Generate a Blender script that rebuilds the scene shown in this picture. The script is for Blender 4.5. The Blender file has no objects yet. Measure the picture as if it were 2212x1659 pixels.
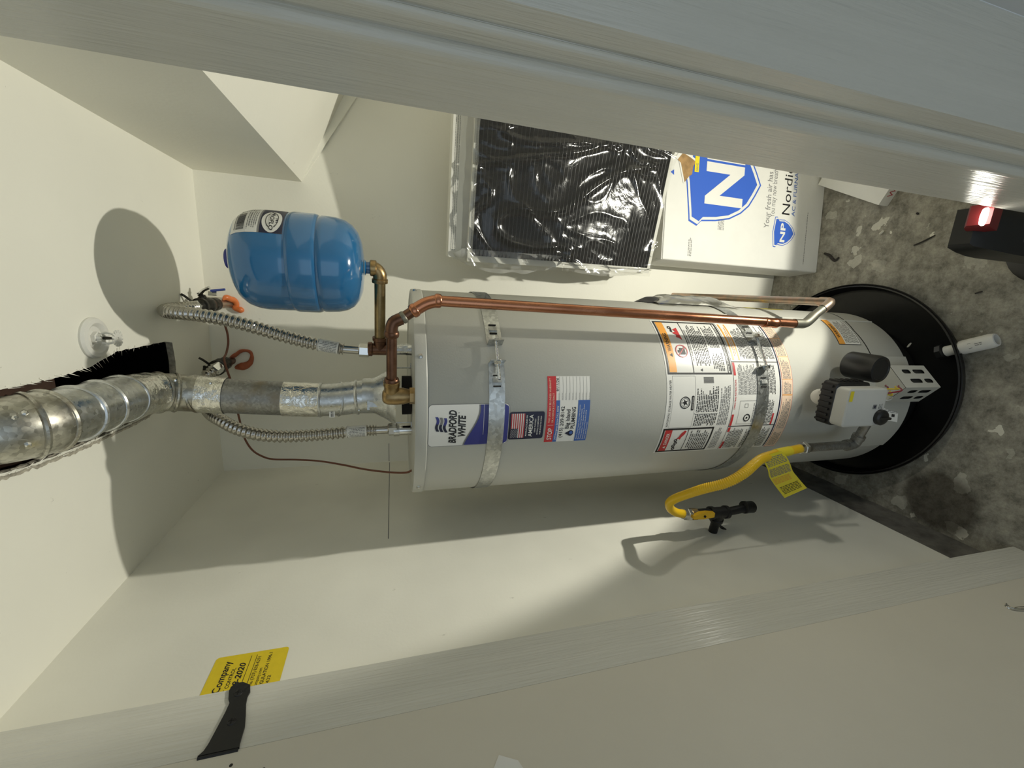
import bpy, math, random
from mathutils import Vector, Matrix, noise
from mathutils.geometry import tessellate_polygon
random.seed(7)
S = bpy.context.scene
COL = S.collection
V = Vector
PI = math.pi

# ------------------------------------------------------------------ camera, world, exposure, lamp power
cam_data = bpy.data.cameras.new('camera')
cam = bpy.data.objects.new('camera', cam_data)
COL.objects.link(cam)
cam_data.sensor_fit = 'HORIZONTAL'
cam_data.sensor_width = 36.0
cam_data.lens = 14.546
cam_data.clip_start = 0.01
cx_, cy_, cz_ = [V(a) for a in ((0.056154, -0.269699, -0.961306), (0.973828, 0.227181, -0.006851), (0.220238, -0.935762, 0.275398))]           # the phone was held on its side
rot = Matrix((cx_, cy_, cz_)).transposed().to_4x4()
cam.matrix_world = Matrix.Translation((0, 0, 1.747)) @ rot
S.camera = cam

W = bpy.data.worlds.new('dim_daylit_room')
S.world = W
W.use_nodes = True
W.node_tree.nodes['Background'].inputs[0].default_value = (0.76, 0.89, 1.0, 1)
W.node_tree.nodes['Background'].inputs[1].default_value = 0.85

S.view_settings.view_transform = 'Standard'
S.view_settings.look = 'None'
S.view_settings.gamma = 1.0
S.view_settings.use_curve_mapping = False
S.view_settings.exposure = 0.18
S.cycles.diffuse_bounces = 9
S.cycles.max_bounces = 14
LAMP_WATTS = 28.5
SPILL = 0.14                                     # share thrown outside the reflector's cone
LAMP_COLOR = (1.0, 0.975, 0.845)
LAMP_POS = V((0.215, 0.66, 0.507))
LAMP_AXIS = V((-0.016, 0.807, 0.590)).normalized()
LAMP_CONE = math.radians(127.5)

# ------------------------------------------------------------------ helpers: scene objects
def link(o, parent=None):
    COL.objects.link(o)
    if parent is not None:                    # vertices are in world space; an Empty parent sits at the thing's base
        o.parent = parent
        if parent.type == 'EMPTY': o.matrix_parent_inverse = Matrix.Translation(-parent.location)
    return o
def tag(o, label=None, cat=None, group=None, kind=None):
    if label: o['label'] = label
    if cat: o['category'] = cat
    if group: o['group'] = group
    if kind: o['kind'] = kind
    return o
def thing(name, loc, label, cat, group=None):
    o = bpy.data.objects.new(name, None)
    o.empty_display_size = 0.05
    o.location = loc
    COL.objects.link(o)
    return tag(o, label, cat, group)

class MB:
    """collects geometry, builds ONE mesh object"""
    def __init__(s): s.v = []; s.f = []; s.m = []; s.sm = []; s.mats = []
    def mi(s, mat):
        if mat not in s.mats: s.mats.append(mat)
        return s.mats.index(mat)
    def add(s, vs, fs, mat=None, smooth=True):
        n = len(s.v); k = s.mi(mat)
        s.v += [tuple(p) for p in vs]
        for f in fs:
            s.f.append(tuple(i + n for i in f)); s.m.append(k); s.sm.append(smooth)
        return s
    def box(s, c, d, mat=None, rz=0.0, M=None):
        x, y, z = d[0] / 2, d[1] / 2, d[2] / 2
        R = M or Matrix.Rotation(rz, 3, 'Z')
        vs = [V(c) + R @ V((a * x, b * y, e * z)) for e in (-1, 1) for b in (-1, 1) for a in (-1, 1)]
        return s.add(vs, [(0, 2, 3, 1), (4, 5, 7, 6), (0, 1, 5, 4), (2, 6, 7, 3), (0, 4, 6, 2), (1, 3, 7, 5)], mat, False)
    def rbox(s, c, d, r, mat=None, n=4, axis='Y'):
        """box with four rounded long edges along axis"""
        ax = 'XYZ'.index(axis); o = [i for i in range(3) if i != ax]
        prof = []
        for (sx, sy, a0) in ((1, 1, 0), (-1, 1, PI / 2), (-1, -1, PI), (1, -1, 1.5 * PI)):
            for k in range(n + 1):
                a = a0 + k * PI / 2 / n
                prof.append((sx * (d[o[0]] / 2 - r) + r * math.cos(a), sy * (d[o[1]] / 2 - r) + r * math.sin(a)))
        m = len(prof); vs = []
        e = min(r * .35, d[ax] * .2)
        for (t, sc) in ((-d[ax] / 2, e), (-d[ax] / 2 + e, 0), (d[ax] / 2 - e, 0), (d[ax] / 2, e)):
            for (p, q) in prof:
                w = [0, 0, 0]; w[ax] = t
                w[o[0]] = p - math.copysign(sc, p); w[o[1]] = q - math.copysign(sc, q)
                vs.append(V(c) + V(w))
        fs = [(k * m + i, k * m + (i + 1) % m, (k + 1) * m + (i + 1) % m, (k + 1) * m + i) for k in range(3) for i in range(m)]
        fs += [tuple(reversed(range(m))), tuple(range(3 * m, 4 * m))]
        return s.add(vs, fs, mat)
    def lathe(s, prof, o=(0, 0, 0), ax=(0, 0, 1), mat=None, n=32, cap0=True, cap1=True, mats=None):
        """prof: list of (r, t) along axis"""
        a = V(ax).normalized(); u = a.orthogonal().normalized(); w = a.cross(u)
        if abs(a.z) > .9: u = V((1, 0, 0)); w = a.cross(u).normalized(); u = w.cross(a)
        vs = []
        for (r, t) in prof:
            for i in range(n):
                q = 2 * PI * i / n
                vs.append(V(o) + a * t + (u * math.cos(q) + w * math.sin(q)) * r)
        L = len(prof)
        for k in range(L - 1):
            fs = [(k * n + i, k * n + (i + 1) % n, (k + 1) * n + (i + 1) % n, (k + 1) * n + i) for i in range(n)]
            if k == 0:
                s.add(vs, fs, mats[k] if mats else mat); base = len(s.v) - len(vs)
            else:
                kk = s.mi(mats[k] if mats else mat)
                for f in fs: s.f.append(tuple(i + base for i in f)); s.m.append(kk); s.sm.append(True)
        kk = s.mi(mats[0] if mats else mat)
        if cap0: s.f.append(tuple(base + i for i in reversed(range(n)))); s.m.append(kk); s.sm.append(True)
        kk = s.mi(mats[-1] if mats else mat)
        if cap1: s.f.append(tuple(base + (L - 1) * n + i for i in range(n))); s.m.append(kk); s.sm.append(True)
        return s
    def tube(s, path, r, mat=None, n=14, cap=True, flat=None):
        """path: points; r: number or list or function(i,t)"""
        P = [V(p) for p in path]; N = len(P)
        T = []
        for i in range(N):
            d = P[min(i + 1, N - 1)] - P[max(i - 1, 0)]
            T.append(d.normalized())
        u = T[0].orthogonal().normalized(); vs = []
        for i in range(N):
            u = (u - T[i] * u.dot(T[i])).normalized(); w = T[i].cross(u)
            rr = r(i, i / (N - 1)) if callable(r) else (r[i] if isinstance(r, (list, tuple)) else r)
            for k in range(n):
                q = 2 * PI * k / n
                vs.append(P[i] + (u * math.cos(q) + w * math.sin(q)) * rr)
        fs = [(i * n + k, i * n + (k + 1) % n, (i + 1) * n + (k + 1) % n, (i + 1) * n + k) for i in range(N - 1) for k in range(n)]
        if cap: fs += [tuple(reversed(range(n))), tuple(range((N - 1) * n, N * n))]
        return s.add(vs, fs, mat)
    def prism(s, poly, z0, z1, mat=None, smooth=False, f=None):
        """poly in xy extruded in z; f maps (x,y,z) to world"""
        f = f or (lambda x, y, z: (x, y, z))
        n = len(poly)
        vs = [f(p[0], p[1], z0) for p in poly] + [f(p[0], p[1], z1) for p in poly]
        tri = tessellate_polygon([[V((p[0], p[1], 0)) for p in poly]])
        fs = [(i, (i + 1) % n, n + (i + 1) % n, n + i) for i in range(n)]
        fs += [tuple(reversed(t)) for t in tri] + [tuple(i + n for i in t) for t in tri]
        return s.add(vs, fs, mat, smooth)
    def holed(s, outer, holes, z0, z1, mat, f, edge=None):
        """plate with holes, extruded z0..z1 through f"""
        loops = [outer] + holes
        tri = tessellate_polygon([[V((p[0], p[1], 0)) for p in l] for l in loops])
        allp = [p for l in loops for p in l]; n = len(allp)
        vs = [f(p[0], p[1], z0) for p in allp] + [f(p[0], p[1], z1) for p in allp]
        s.add(vs, [tuple(t) for t in tri] + [tuple(i + n for i in reversed(t)) for t in tri], mat, False)
        b = len(s.v) - 2 * n; k = s.mi(edge or mat); o = 0
        for l in loops:
            for i in range(len(l)):
                a, c = b + o + i, b + o + (i + 1) % len(l)
                s.f.append((a, c, c + n, a + n)); s.m.append(k); s.sm.append(False)
            o += len(l)
        return s
    def build(s, name, parent=None, angle=40, fix=True, mat=None):
        me = bpy.data.meshes.new(name)
        me.from_pydata(s.v, [], s.f)
        for m in s.mats:
            me.materials.append(m if m else mat)
        me.polygons.foreach_set('material_index', s.m)
        me.polygons.foreach_set('use_smooth', s.sm)
        me.validate(); me.update()
        if fix:
            import bmesh
            b = bmesh.new(); b.from_mesh(me)
            bmesh.ops.recalc_face_normals(b, faces=b.faces)
            b.to_mesh(me); b.free()
        try: me.set_sharp_from_angle(angle=math.radians(angle))
        except Exception: pass
        o = bpy.data.objects.new(name, me)
        return link(o, parent)

def spline(pts, step=0.004):
    """Catmull-Rom through pts, resampled evenly"""
    P = [V(p) for p in pts]; P = [P[0] * 2 - P[1]] + P + [P[-1] * 2 - P[-2]]
    out = []
    for i in range(1, len(P) - 2):
        a, b, c, d = P[i - 1:i + 3]
        for k in range(24):
            t = k / 24
            out.append(.5 * ((2 * b) + (c - a) * t + (2 * a - 5 * b + 4 * c - d) * t * t + (3 * b - a - 3 * c + d) * t ** 3))
    out.append(P[-2])
    res = [out[0]]; acc = 0
    for i in range(1, len(out)):
        seg = out[i] - out[i - 1]; L = seg.length
        if L < 1e-9: continue
        t = step - acc
        while t <= L:
            res.append(out[i - 1] + seg * (t / L)); t += step
        acc = L - (t - step)
    if (res[-1] - out[-1]).length > step * .3: res.append(out[-1])
    return res

# flat print on surfaces -------------------------------------------------
_tc = {}
def glyphs(txt, bold=0.0, shear=0.0, serif=False):
    key = (txt, bold, shear)
    if key in _tc: return _tc[key]
    cu = bpy.data.curves.new('t', 'FONT'); cu.body = txt; cu.size = 1; cu.offset = bold; cu.shear = shear
    cu.resolution_u = 3
    ob = bpy.data.objects.new('t', cu); COL.objects.link(ob)
    me = bpy.data.meshes.new_from_object(ob)
    vs = [(v.co.x, v.co.y) for v in me.vertices]; fs = [tuple(p.vertices) for p in me.polygons]
    bpy.data.objects.remove(ob); bpy.data.curves.remove(cu); bpy.data.meshes.remove(me)
    _tc[key] = (vs, fs); return _tc[key]
def text(mb, txt, u, v, h, mp, mat, off, w=None, bold=0.0, shear=0.0, rot=0.0):
    """cap height h, lower left corner (u,v), optional total width w"""
    vs, fs = glyphs(txt, bold, shear)
    if not vs: return
    x0 = min(p[0] for p in vs); x1 = max(p[0] for p in vs); sy = h / 0.70
    sx = w / (x1 - x0) if w else sy
    c, s_ = math.cos(rot), math.sin(rot)
    out = []
    for (x, y) in vs:
        a, b = (x - x0) * sx, y * sy
        out.append(mp(u + a * c - b * s_, v + a * s_ + b * c, off))
    mb.add(out, fs, mat, False)
def cols(mb, us, lo, hi, mp, mat, off):
    vs = []; n = len(us)
    for u in us: vs += [mp(u, lo(u), off), mp(u, hi(u), off)]
    mb.add(vs, [(2 * i, 2 * i + 2, 2 * i + 3, 2 * i + 1) for i in range(n - 1)], mat, False)
def rect(mb, u0, u1, v0, v1, mp, mat, off, step=0.012):
    n = max(1, int(abs(u1 - u0) / step))
    cols(mb, [u0 + (u1 - u0) * i / n for i in range(n + 1)], lambda u: v0, lambda u: v1, mp, mat, off)
def rrect(mb, u0, u1, v0, v1, r, mp, mat, off, step=0.008):
    us = [u0 + r * (1 - math.cos(PI / 2 * k / 6)) for k in range(7)]
    n = max(1, int((u1 - u0 - 2 * r) / step))
    us += [u0 + r + (u1 - u0 - 2 * r) * k / n for k in range(1, n)]
    us += [u1 - r + r * math.sin(PI / 2 * k / 6) for k in range(7)]
    def ins(u):
        d = max(0, u0 + r - u, u - (u1 - r)); return r - math.sqrt(max(0, r * r - d * d))
    cols(mb, us, lambda u: v0 + ins(u), lambda u: v1 - ins(u), mp, mat, off)
def frame(mb, u0, u1, v0, v1, t, mp, mat, off):
    rect(mb, u0, u1, v0, v0 + t, mp, mat, off); rect(mb, u0, u1, v1 - t, v1, mp, mat, off)
    rect(mb, u0, u0 + t, v0, v1, mp, mat, off); rect(mb, u1 - t, u1, v0, v1, mp, mat, off)
def disc(mb, u, v, ru, rv, mp, mat, off, n=20, inner=0.0):
    vs = []; fs = []
    for i in range(n):
        a = 2 * PI * i / n
        vs.append(mp(u + ru * math.cos(a), v + rv * math.sin(a), off))
        if inner: vs.append(mp(u + inner * ru * math.cos(a), v + inner * rv * math.sin(a), off))
    if inner: fs = [(2 * i, (2 * i + 2) % (2 * n), (2 * i + 3) % (2 * n), 2 * i + 1) for i in range(n)]
    else: fs = [tuple(range(n))]
    mb.add(vs, fs, mat, False)
def ell(mb, u, v, ru, rv, mp, mat, off, n=28, inner=0.0):
    us = [u - ru * math.cos(PI * k / n) for k in range(n + 1)]
    h = lambda q, a=ru, b=rv: b * math.sqrt(max(0, 1 - ((q - u) / a) ** 2))
    if not inner: cols(mb, us, lambda q: v - h(q), lambda q: v + h(q), mp, mat, off); return
    g = lambda q: h(q, ru * inner, rv * inner) if abs(q - u) < ru * inner else 0
    cols(mb, us, lambda q: v + g(q), lambda q: v + h(q), mp, mat, off); cols(mb, us, lambda q: v - h(q), lambda q: v - g(q), mp, mat, off)
def polyf(mb, pts, mp, mat, off):
    tri = tessellate_polygon([[V((p[0], p[1], 0)) for p in pts]])
    mb.add([mp(p[0], p[1], off) for p in pts], [tuple(t) for t in tri], mat, False)
def line(mb, a, b, t, mp, mat, off):
    d = V((b[0] - a[0], b[1] - a[1])); n = V((-d.y, d.x)).normalized() * (t / 2)
    k = max(1, int(d.length / .012)); vs = []
    for i in range(k + 1):
        q = (a[0] + d.x * i / k, a[1] + d.y * i / k)
        vs += [mp(q[0] + n.x, q[1] + n.y, off), mp(q[0] - n.x, q[1] - n.y, off)]
    mb.add(vs, [(2 * i, 2 * i + 1, 2 * i + 3, 2 * i + 2) for i in range(k)], mat, False)
def fine(mb, u0, u1, v0, v1, lh, mp, mat, off, ind=0.0, fill=.40, wl=(.6, 2.6), rag=.25):
    """unreadable small print: rows of word-long strokes"""
    v = v1 - lh
    while v > v0 - 1e-6:
        e = u1 - random.random() * rag * (u1 - u0); u = u0 + (ind if random.random() < .3 else 0)
        while u < e:
            w = min(random.uniform(*wl) * lh, e - u)
            if w > lh * .2:
                mb.add([mp(u, v, off), mp(u + w, v, off), mp(u + w, v + lh * fill, off), mp(u, v + lh * fill, off)], [(0, 1, 2, 3)], mat, False)
            u += w + lh * .35
        v -= lh
def planar(o, ux, uv, nrm):
    o, ux, uv, nrm = V(o), V(ux).normalized(), V(uv).normalized(), V(nrm).normalized()
    return lambda u, v, d: o + ux * u + uv * v + nrm * d

# ------------------------------------------------------------------ materials
def newmat(name):
    m = bpy.data.materials.new(name); m.use_nodes = True
    nt = m.node_tree; b = nt.nodes['Principled BSDF']
    return m, nt, b
def nd(nt, t, **kw):
    n = nt.nodes.new(t)
    for k, v in kw.items():
        if k in n.inputs.keys(): n.inputs[k].default_value = v
        else: setattr(n, k, v)
    return n
def coords(nt, scale=(1, 1, 1)):
    g = nd(nt, 'ShaderNodeNewGeometry'); mp = nd(nt, 'ShaderNodeMapping')
    mp.inputs['Scale'].default_value = scale
    nt.links.new(g.outputs['Position'], mp.inputs['Vector']); return mp.outputs[0]
def mat(name, col, rough=.5, metal=0.0, var=0.0, vs=12.0, bump=0.0, bs=60.0, stretch=(1, 1, 1), col2=None, spec=.5, coat=0.0, lo=.35, hi=.65, rvar=0.0):
    m, nt, b = newmat(name); L = nt.links.new
    b.inputs['Base Color'].default_value = (*col, 1); b.inputs['Roughness'].default_value = rough
    b.inputs['Metallic'].default_value = metal; b.inputs['Specular IOR Level'].default_value = spec
    if coat: b.inputs['Coat Weight'].default_value = coat; b.inputs['Coat Roughness'].default_value = .06
    if var or col2 or bump or rvar: c = coords(nt, stretch)
    if var or col2 or rvar:
        n = nd(nt, 'ShaderNodeTexNoise', Scale=vs, Detail=6.0, Roughness=.6); L(c, n.inputs['Vector'])
        r = nd(nt, 'ShaderNodeValToRGB'); L(n.outputs['Fac'], r.inputs['Fac'])
        k2 = col2 or tuple(x * (1 - var) for x in col)
        r.color_ramp.elements[0].position = lo; r.color_ramp.elements[1].position = hi
        r.color_ramp.elements[0].color = (*k2, 1); r.color_ramp.elements[1].color = (*col, 1)
        if var or col2: L(r.outputs[0], b.inputs['Base Color'])
        if rvar:
            mr = nd(nt, 'ShaderNodeMapRange'); L(n.outputs['Fac'], mr.inputs['Value'])
            mr.inputs['From Min'].default_value = .3; mr.inputs['From Max'].default_value = .7
            mr.inputs['To Min'].default_value = max(.02, rough - rvar); mr.inputs['To Max'].default_value = rough + rvar
            L(mr.outputs[0], b.inputs['Roughness'])
    if bump:
        n2 = nd(nt, 'ShaderNodeTexNoise', Scale=bs, Detail=4.0); L(c, n2.inputs['Vector'])
        bp = nd(nt, 'ShaderNodeBump', Strength=bump, Distance=.004); L(n2.outputs['Fac'], bp.inputs['Height'])
        L(bp.outputs[0], b.inputs['Normal'])
    return m
def wall_mat(name, col, smudge=.12, seed=0.0):
    m, nt, b = newmat(name); L = nt.links.new
    c = coords(nt); b.inputs['Roughness'].default_value = .62; b.inputs['Specular IOR Level'].default_value = .3
    mp = nd(nt, 'ShaderNodeMapping'); mp.inputs['Location'].default_value = (seed, seed * 2, seed * .5); L(c, mp.inputs[0])
    n = nd(nt, 'ShaderNodeTexNoise', Scale=2.6, Detail=3.0); L(mp.outputs[0], n.inputs['Vector'])
    r = nd(nt, 'ShaderNodeValToRGB'); L(n.outputs['Fac'], r.inputs['Fac'])
    r.color_ramp.elements[0].position = .3; r.color_ramp.elements[1].position = .7
    r.color_ramp.elements[0].color = (*[x * (1 - smudge) for x in col], 1); r.color_ramp.elements[1].color = (*col, 1)
    # short scuffs
    mp2 = nd(nt, 'ShaderNodeMapping'); mp2.inputs['Scale'].default_value = (22, 22, 9); mp2.inputs['Rotation'].default_value = (.5, .4, .8)
    L(mp.outputs[0], mp2.inputs[0])
    n2 = nd(nt, 'ShaderNodeTexNoise', Scale=1.6, Detail=5.0, Roughness=.7); L(mp2.outputs[0], n2.inputs['Vector'])
    r2 = nd(nt, 'ShaderNodeValToRGB'); L(n2.outputs['Fac'], r2.inputs['Fac'])
    r2.color_ramp.elements[0].position = .70; r2.color_ramp.elements[1].position = .76
    r2.color_ramp.elements[0].color = (0, 0, 0, 1); r2.color_ramp.elements[1].color = (.55, .55, .55, 1)
    mx = nd(nt, 'ShaderNodeMix', data_type='RGBA'); L(r2.outputs[0], mx.inputs['Factor'])
    L(r.outputs[0], mx.inputs[6]); mx.inputs[7].default_value = (.22, .20, .17, 1)
    L(mx.outputs[2], b.inputs['Base Color'])
    n3 = nd(nt, 'ShaderNodeTexNoise', Scale=120.0, Detail=3.0); L(mp.outputs[0], n3.inputs['Vector'])
    bp = nd(nt, 'ShaderNodeBump', Strength=.12, Distance=.002); L(n3.outputs['Fac'], bp.inputs['Height']); L(bp.outputs[0], b.inputs['Normal'])
    return m
PAINT = (.83, .815, .73)
M = {}
M['wall'] = wall_mat('cream_wall_paint', PAINT, .07)
M['wall2'] = wall_mat('cream_wall_paint_scuffed', PAINT, .16, 3.7)
M['ceil'] = wall_mat('cream_ceiling_paint', PAINT, .05, 8.1)
M['jamb'] = mat('cream_gloss_paint', (.66, .645, .575), .27, var=.05, vs=5, bump=.42, bs=26, stretch=(9, 9, .4), spec=.6)
_nt = M['jamb'].node_tree; _b = _nt.nodes['Principled BSDF']; _t = _nt.nodes.new('ShaderNodeTangent'); _t.direction_type = 'RADIAL'; _t.axis = 'Z'
_nt.links.new(_t.outputs[0], _b.inputs['Tangent']); _b.inputs['Anisotropic'].default_value = .85      # brush strokes run up the boards
M['door'] = mat('cream_door_paint', (.66, .62, .52), .5, var=.04, vs=3, bump=.05, bs=160)
M['hall'] = mat('cool_white_wall_paint', (.66, .67, .67), .6, var=.03, vs=4, bump=.05, bs=120)
M['gyp'] = mat('torn_drywall_edge', (.55, .51, .42), .9, var=.5, vs=70, bump=.4, bs=90)
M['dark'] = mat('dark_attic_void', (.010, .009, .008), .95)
M['wood'] = mat('old_joist_wood', (.06, .028, .016), .8, var=.4, vs=30, stretch=(1, 1, 8))
def concrete():
    m, nt, b = newmat('stained_concrete'); L = nt.links.new; c = coords(nt)
    b.inputs['Roughness'].default_value = .85
    n = nd(nt, 'ShaderNodeTexNoise', Scale=17.0, Detail=12.0, Roughness=.80); L(c, n.inputs['Vector'])
    r = nd(nt, 'ShaderNodeValToRGB'); L(n.outputs['Fac'], r.inputs['Fac'])
    e = r.color_ramp.elements; e[0].position = .32; e[0].color = (.085, .079, .064, 1); e[1].position = .66; e[1].color = (.47, .445, .37, 1)
    # paint splats
    v = nd(nt, 'ShaderNodeTexVoronoi', Scale=15.0); v.feature = 'F1'
    n0 = nd(nt, 'ShaderNodeTexNoise', Scale=30.0, Detail=3.0); L(c, n0.inputs['Vector'])
    va = nd(nt, 'ShaderNodeMix', data_type='VECTOR'); va.inputs['Factor'].default_value = .05
    L(c, va.inputs[4]); L(n0.outputs['Color'], va.inputs[5]); L(va.outputs[1], v.inputs['Vector'])
    sp = nd(nt, 'ShaderNodeSeparateColor'); L(v.outputs['Color'], sp.inputs[0])
    mr = nd(nt, 'ShaderNodeMapRange'); L(sp.outputs[0], mr.inputs['Value'])
    mr.inputs['From Min'].default_value = .30; mr.inputs['To Min'].default_value = .0; mr.inputs['To Max'].default_value = .48
    lt = nd(nt, 'ShaderNodeMath', operation='LESS_THAN'); L(v.outputs['Distance'], lt.inputs[0]); L(mr.outputs[0], lt.inputs[1])
    ml = nd(nt, 'ShaderNodeMath', operation='MULTIPLY'); L(lt.outputs[0], ml.inputs[0]); L(sp.outputs[1], ml.inputs[1])
    mx = nd(nt, 'ShaderNodeMix', data_type='RGBA'); L(ml.outputs[0], mx.inputs['Factor']); L(r.outputs[0], mx.inputs[6]); mx.inputs[7].default_value = (.74, .72, .62, 1)
    # one old oily stain on the slab
    st = nd(nt, 'ShaderNodeVectorMath', operation='DISTANCE'); L(c, st.inputs[0]); st.inputs[1].default_value = (-0.6074, 0.8161, 0.0000)
    n4 = nd(nt, 'ShaderNodeTexNoise', Scale=18.0, Detail=4.0); L(c, n4.inputs['Vector'])
    ad = nd(nt, 'ShaderNodeMath', operation='MULTIPLY_ADD'); L(n4.outputs['Fac'], ad.inputs[0]); ad.inputs[1].default_value = .06; L(st.outputs['Value'], ad.inputs[2])
    r3 = nd(nt, 'ShaderNodeValToRGB'); L(ad.outputs[0], r3.inputs['Fac'])
    r3.color_ramp.elements[0].position = .115; r3.color_ramp.elements[0].color = (.36, .34, .32, 1)
    r3.color_ramp.elements[1].position = .145; r3.color_ramp.elements[1].color = (1, 1, 1, 1)
    mu = nd(nt, 'ShaderNodeMix', data_type='RGBA', blend_type='MULTIPLY'); mu.inputs['Factor'].default_value = 1
    L(mx.outputs[2], mu.inputs[6]); L(r3.outputs[0], mu.inputs[7]); L(mu.outputs[2], b.inputs['Base Color'])
    bp = nd(nt, 'ShaderNodeBump', Strength=.5, Distance=.006); L(n.outputs['Fac'], bp.inputs['Height']); L(bp.outputs[0], b.inputs['Normal'])
    return m
M['conc'] = concrete()
M['curb'] = mat('dirty_concrete_stem', (.17, .16, .14), .9, var=.55, vs=14, bump=.7, bs=30)
M['jacket'] = mat('warm_grey_enamel', (.52, .515, .465), .40, var=.02, vs=3, bump=.05, bs=240)
M['galv'] = None
def galv(name, base, dark, rough, sc=55.0, rust=0.0, bump=.08, rcol=(.30, .27, .22)):
    m, nt, b = newmat(name); L = nt.links.new; c = coords(nt)
    b.inputs['Metallic'].default_value = 1.0
    v = nd(nt, 'ShaderNodeTexVoronoi', Scale=sc); L(c, v.inputs['Vector'])
    sp = nd(nt, 'ShaderNodeSeparateColor'); L(v.outputs['Color'], sp.inputs[0])
    n = nd(nt, 'ShaderNodeTexNoise', Scale=16.0, Detail=6.0); L(c, n.inputs['Vector'])
    mx = nd(nt, 'ShaderNodeMix', data_type='RGBA'); L(sp.outputs[0], mx.inputs['Factor'])
    mx.inputs[6].default_value = (*dark, 1); mx.inputs[7].default_value = (*base, 1); out = mx.outputs[2]
    if rust:
        r = nd(nt, 'ShaderNodeValToRGB'); L(n.outputs['Fac'], r.inputs['Fac'])
        r.color_ramp.elements[0].position = .60 - rust; r.color_ramp.elements[1].position = .72 - rust * .4
        m2 = nd(nt, 'ShaderNodeMix', data_type='RGBA'); L(r.outputs[0], m2.inputs['Factor']); L(out, m2.inputs[6]); m2.inputs[7].default_value = (*rcol, 1); out = m2.outputs[2]
    L(out, b.inputs['Base Color'])
    mr = nd(nt, 'ShaderNodeMapRange'); L(sp.outputs[1], mr.inputs['Value']); mr.inputs['To Min'].default_value = rough; mr.inputs['To Max'].default_value = rough + .16
    L(mr.outputs[0], b.inputs['Roughness'])
    bp = nd(nt, 'ShaderNodeBump', Strength=bump, Distance=.003); L(n.outputs['Fac'], bp.inputs['Height']); L(bp.outputs[0], b.inputs['Normal'])
    return m
M['galv'] = galv('galvanized_steel', (.64, .65, .64), (.54, .55, .54), .25, 150)
M['galvdull'] = galv('dull_weathered_galvanized_steel', (.38, .38, .37), (.27, .27, .26), .42, 190, .08)
M['galvold'] = galv('old_stained_galvanized_steel', (.60, .59, .53), (.36, .35, .31), .28, 150, .07, .25)
M['galvpaint'] = galv('galvanized_steel_with_paint_patches', (.62, .63, .62), (.50, .51, .50), .24, 150, .04, .15, (.70, .68, .58))
M['strap'] = galv('spangled_strap_steel', (.62, .63, .61), (.44, .45, .44), .30, 130)
M['foil'] = mat('crinkled_foil_tape', (.80, .79, .74), .20, 1.0, bump=1.0, bs=70, rvar=.10, vs=40)
M['steel'] = mat('stainless_steel', (.52, .50, .46), .24, 1.0, rvar=.06, vs=40)
M['chrome'] = mat('zinc_plated_nut', (.72, .72, .70), .18, 1.0)
M['copper'] = mat('copper_pipe', (.56, .26, .15), .26, 1.0, col2=(.42, .17, .09), vs=9, stretch=(3, 3, 1), rvar=.06)
M['copperdark'] = mat('browned_copper', (.20, .105, .065), .36, .9, col2=(.10, .05, .03), vs=30)
M['copperpale'] = mat('flux_stained_copper', (.50, .33, .24), .38, .9, col2=(.34, .30, .24), vs=40)
M['solder'] = mat('greyed_solder_fitting', (.24, .22, .18), .5, .85, col2=(.20, .21, .17), vs=45)
M['brass'] = mat('brass', (.42, .30, .15), .34, 1.0, col2=(.27, .18, .08), vs=40, rvar=.08)
M['brassold'] = mat('dull_brass_nipple', (.40, .30, .15), .30, 1.0, col2=(.22, .16, .08), vs=24)
M['bronze'] = mat('dark_tarnished_valve_brass', (.055, .05, .04), .42, .7, col2=(.02, .02, .018), vs=40)
M['blue'] = mat('glossy_blue_tank_enamel', (.022, .150, .345), .14, var=.05, vs=4, spec=.6, coat=.5)
M['bluecap'] = mat('dark_blue_plastic_cap', (.02, .03, .22), .4)
M['bluegrip'] = mat('blue_vinyl_grip', (.05, .08, .33), .45)
M['black'] = mat('black_plastic', (.012, .012, .012), .38)
M['pan'] = mat('black_drain_pan_plastic', (.010, .010, .010), .32, var=.3, vs=30, bump=.08, bs=60)
M['iron'] = mat('black_malleable_iron', (.012, .012, .012), .42, .3, bump=.15, bs=90)
M['pvc'] = mat('white_pvc', (.76, .75, .71), .36, var=.06, vs=40)
M['white'] = mat('white_paper', (.78, .77, .73), .5)
M['white2'] = mat('white_label_gloss', (.74, .735, .70), .3, spec=.4)
M['ink'] = mat('black_ink', (.012, .012, .014), .5)
M['grey'] = mat('grey_print', (.20, .20, .20), .5)
M['navy'] = mat('navy_print', (.012, .014, .04), .4)
M['royal'] = mat('royal_blue_print', (.035, .04, .22), .35)
M['skyblue'] = mat('mid_blue_print', (.055, .13, .40), .4)
M['red'] = mat('red_print', (.52, .035, .04), .4)
M['orange'] = mat('orange_print', (.80, .36, .06), .4)
M['peach'] = mat('peach_print', (.80, .60, .44), .45)
M['flagred'] = mat('flag_red_print', (.45, .05, .06), .4)
M['boxblue'] = mat('carton_blue_ink', (.04, .125, .56), .5)
M['carton'] = mat('white_carton', (.76, .755, .71), .6, var=.05, vs=10, bump=.06, bs=50)
M['kraft'] = mat('torn_kraft_board', (.42, .26, .11), .85, var=.35, vs=40, bump=.5, bs=70)
M['yellow'] = mat('yellow_sticker', (.74, .56, .02), .5, var=.06, vs=80)
M['tagyellow'] = mat('yellow_tag_vinyl', (.80, .66, .03), .35)
M['hose'] = mat('yellow_coated_hose', (.80, .50, .012), .30)
M['hosegrip'] = mat('yellow_valve_handle', (.72, .42, .01), .4)
M['caulk'] = mat('orange_fire_caulk', (.72, .19, .05), .34, var=.12, vs=50, bump=.2, bs=60)
M['caulkold'] = mat('dull_red_fire_caulk', (.40, .10, .04), .6, var=.3, vs=50, bump=.3, bs=60)
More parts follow.
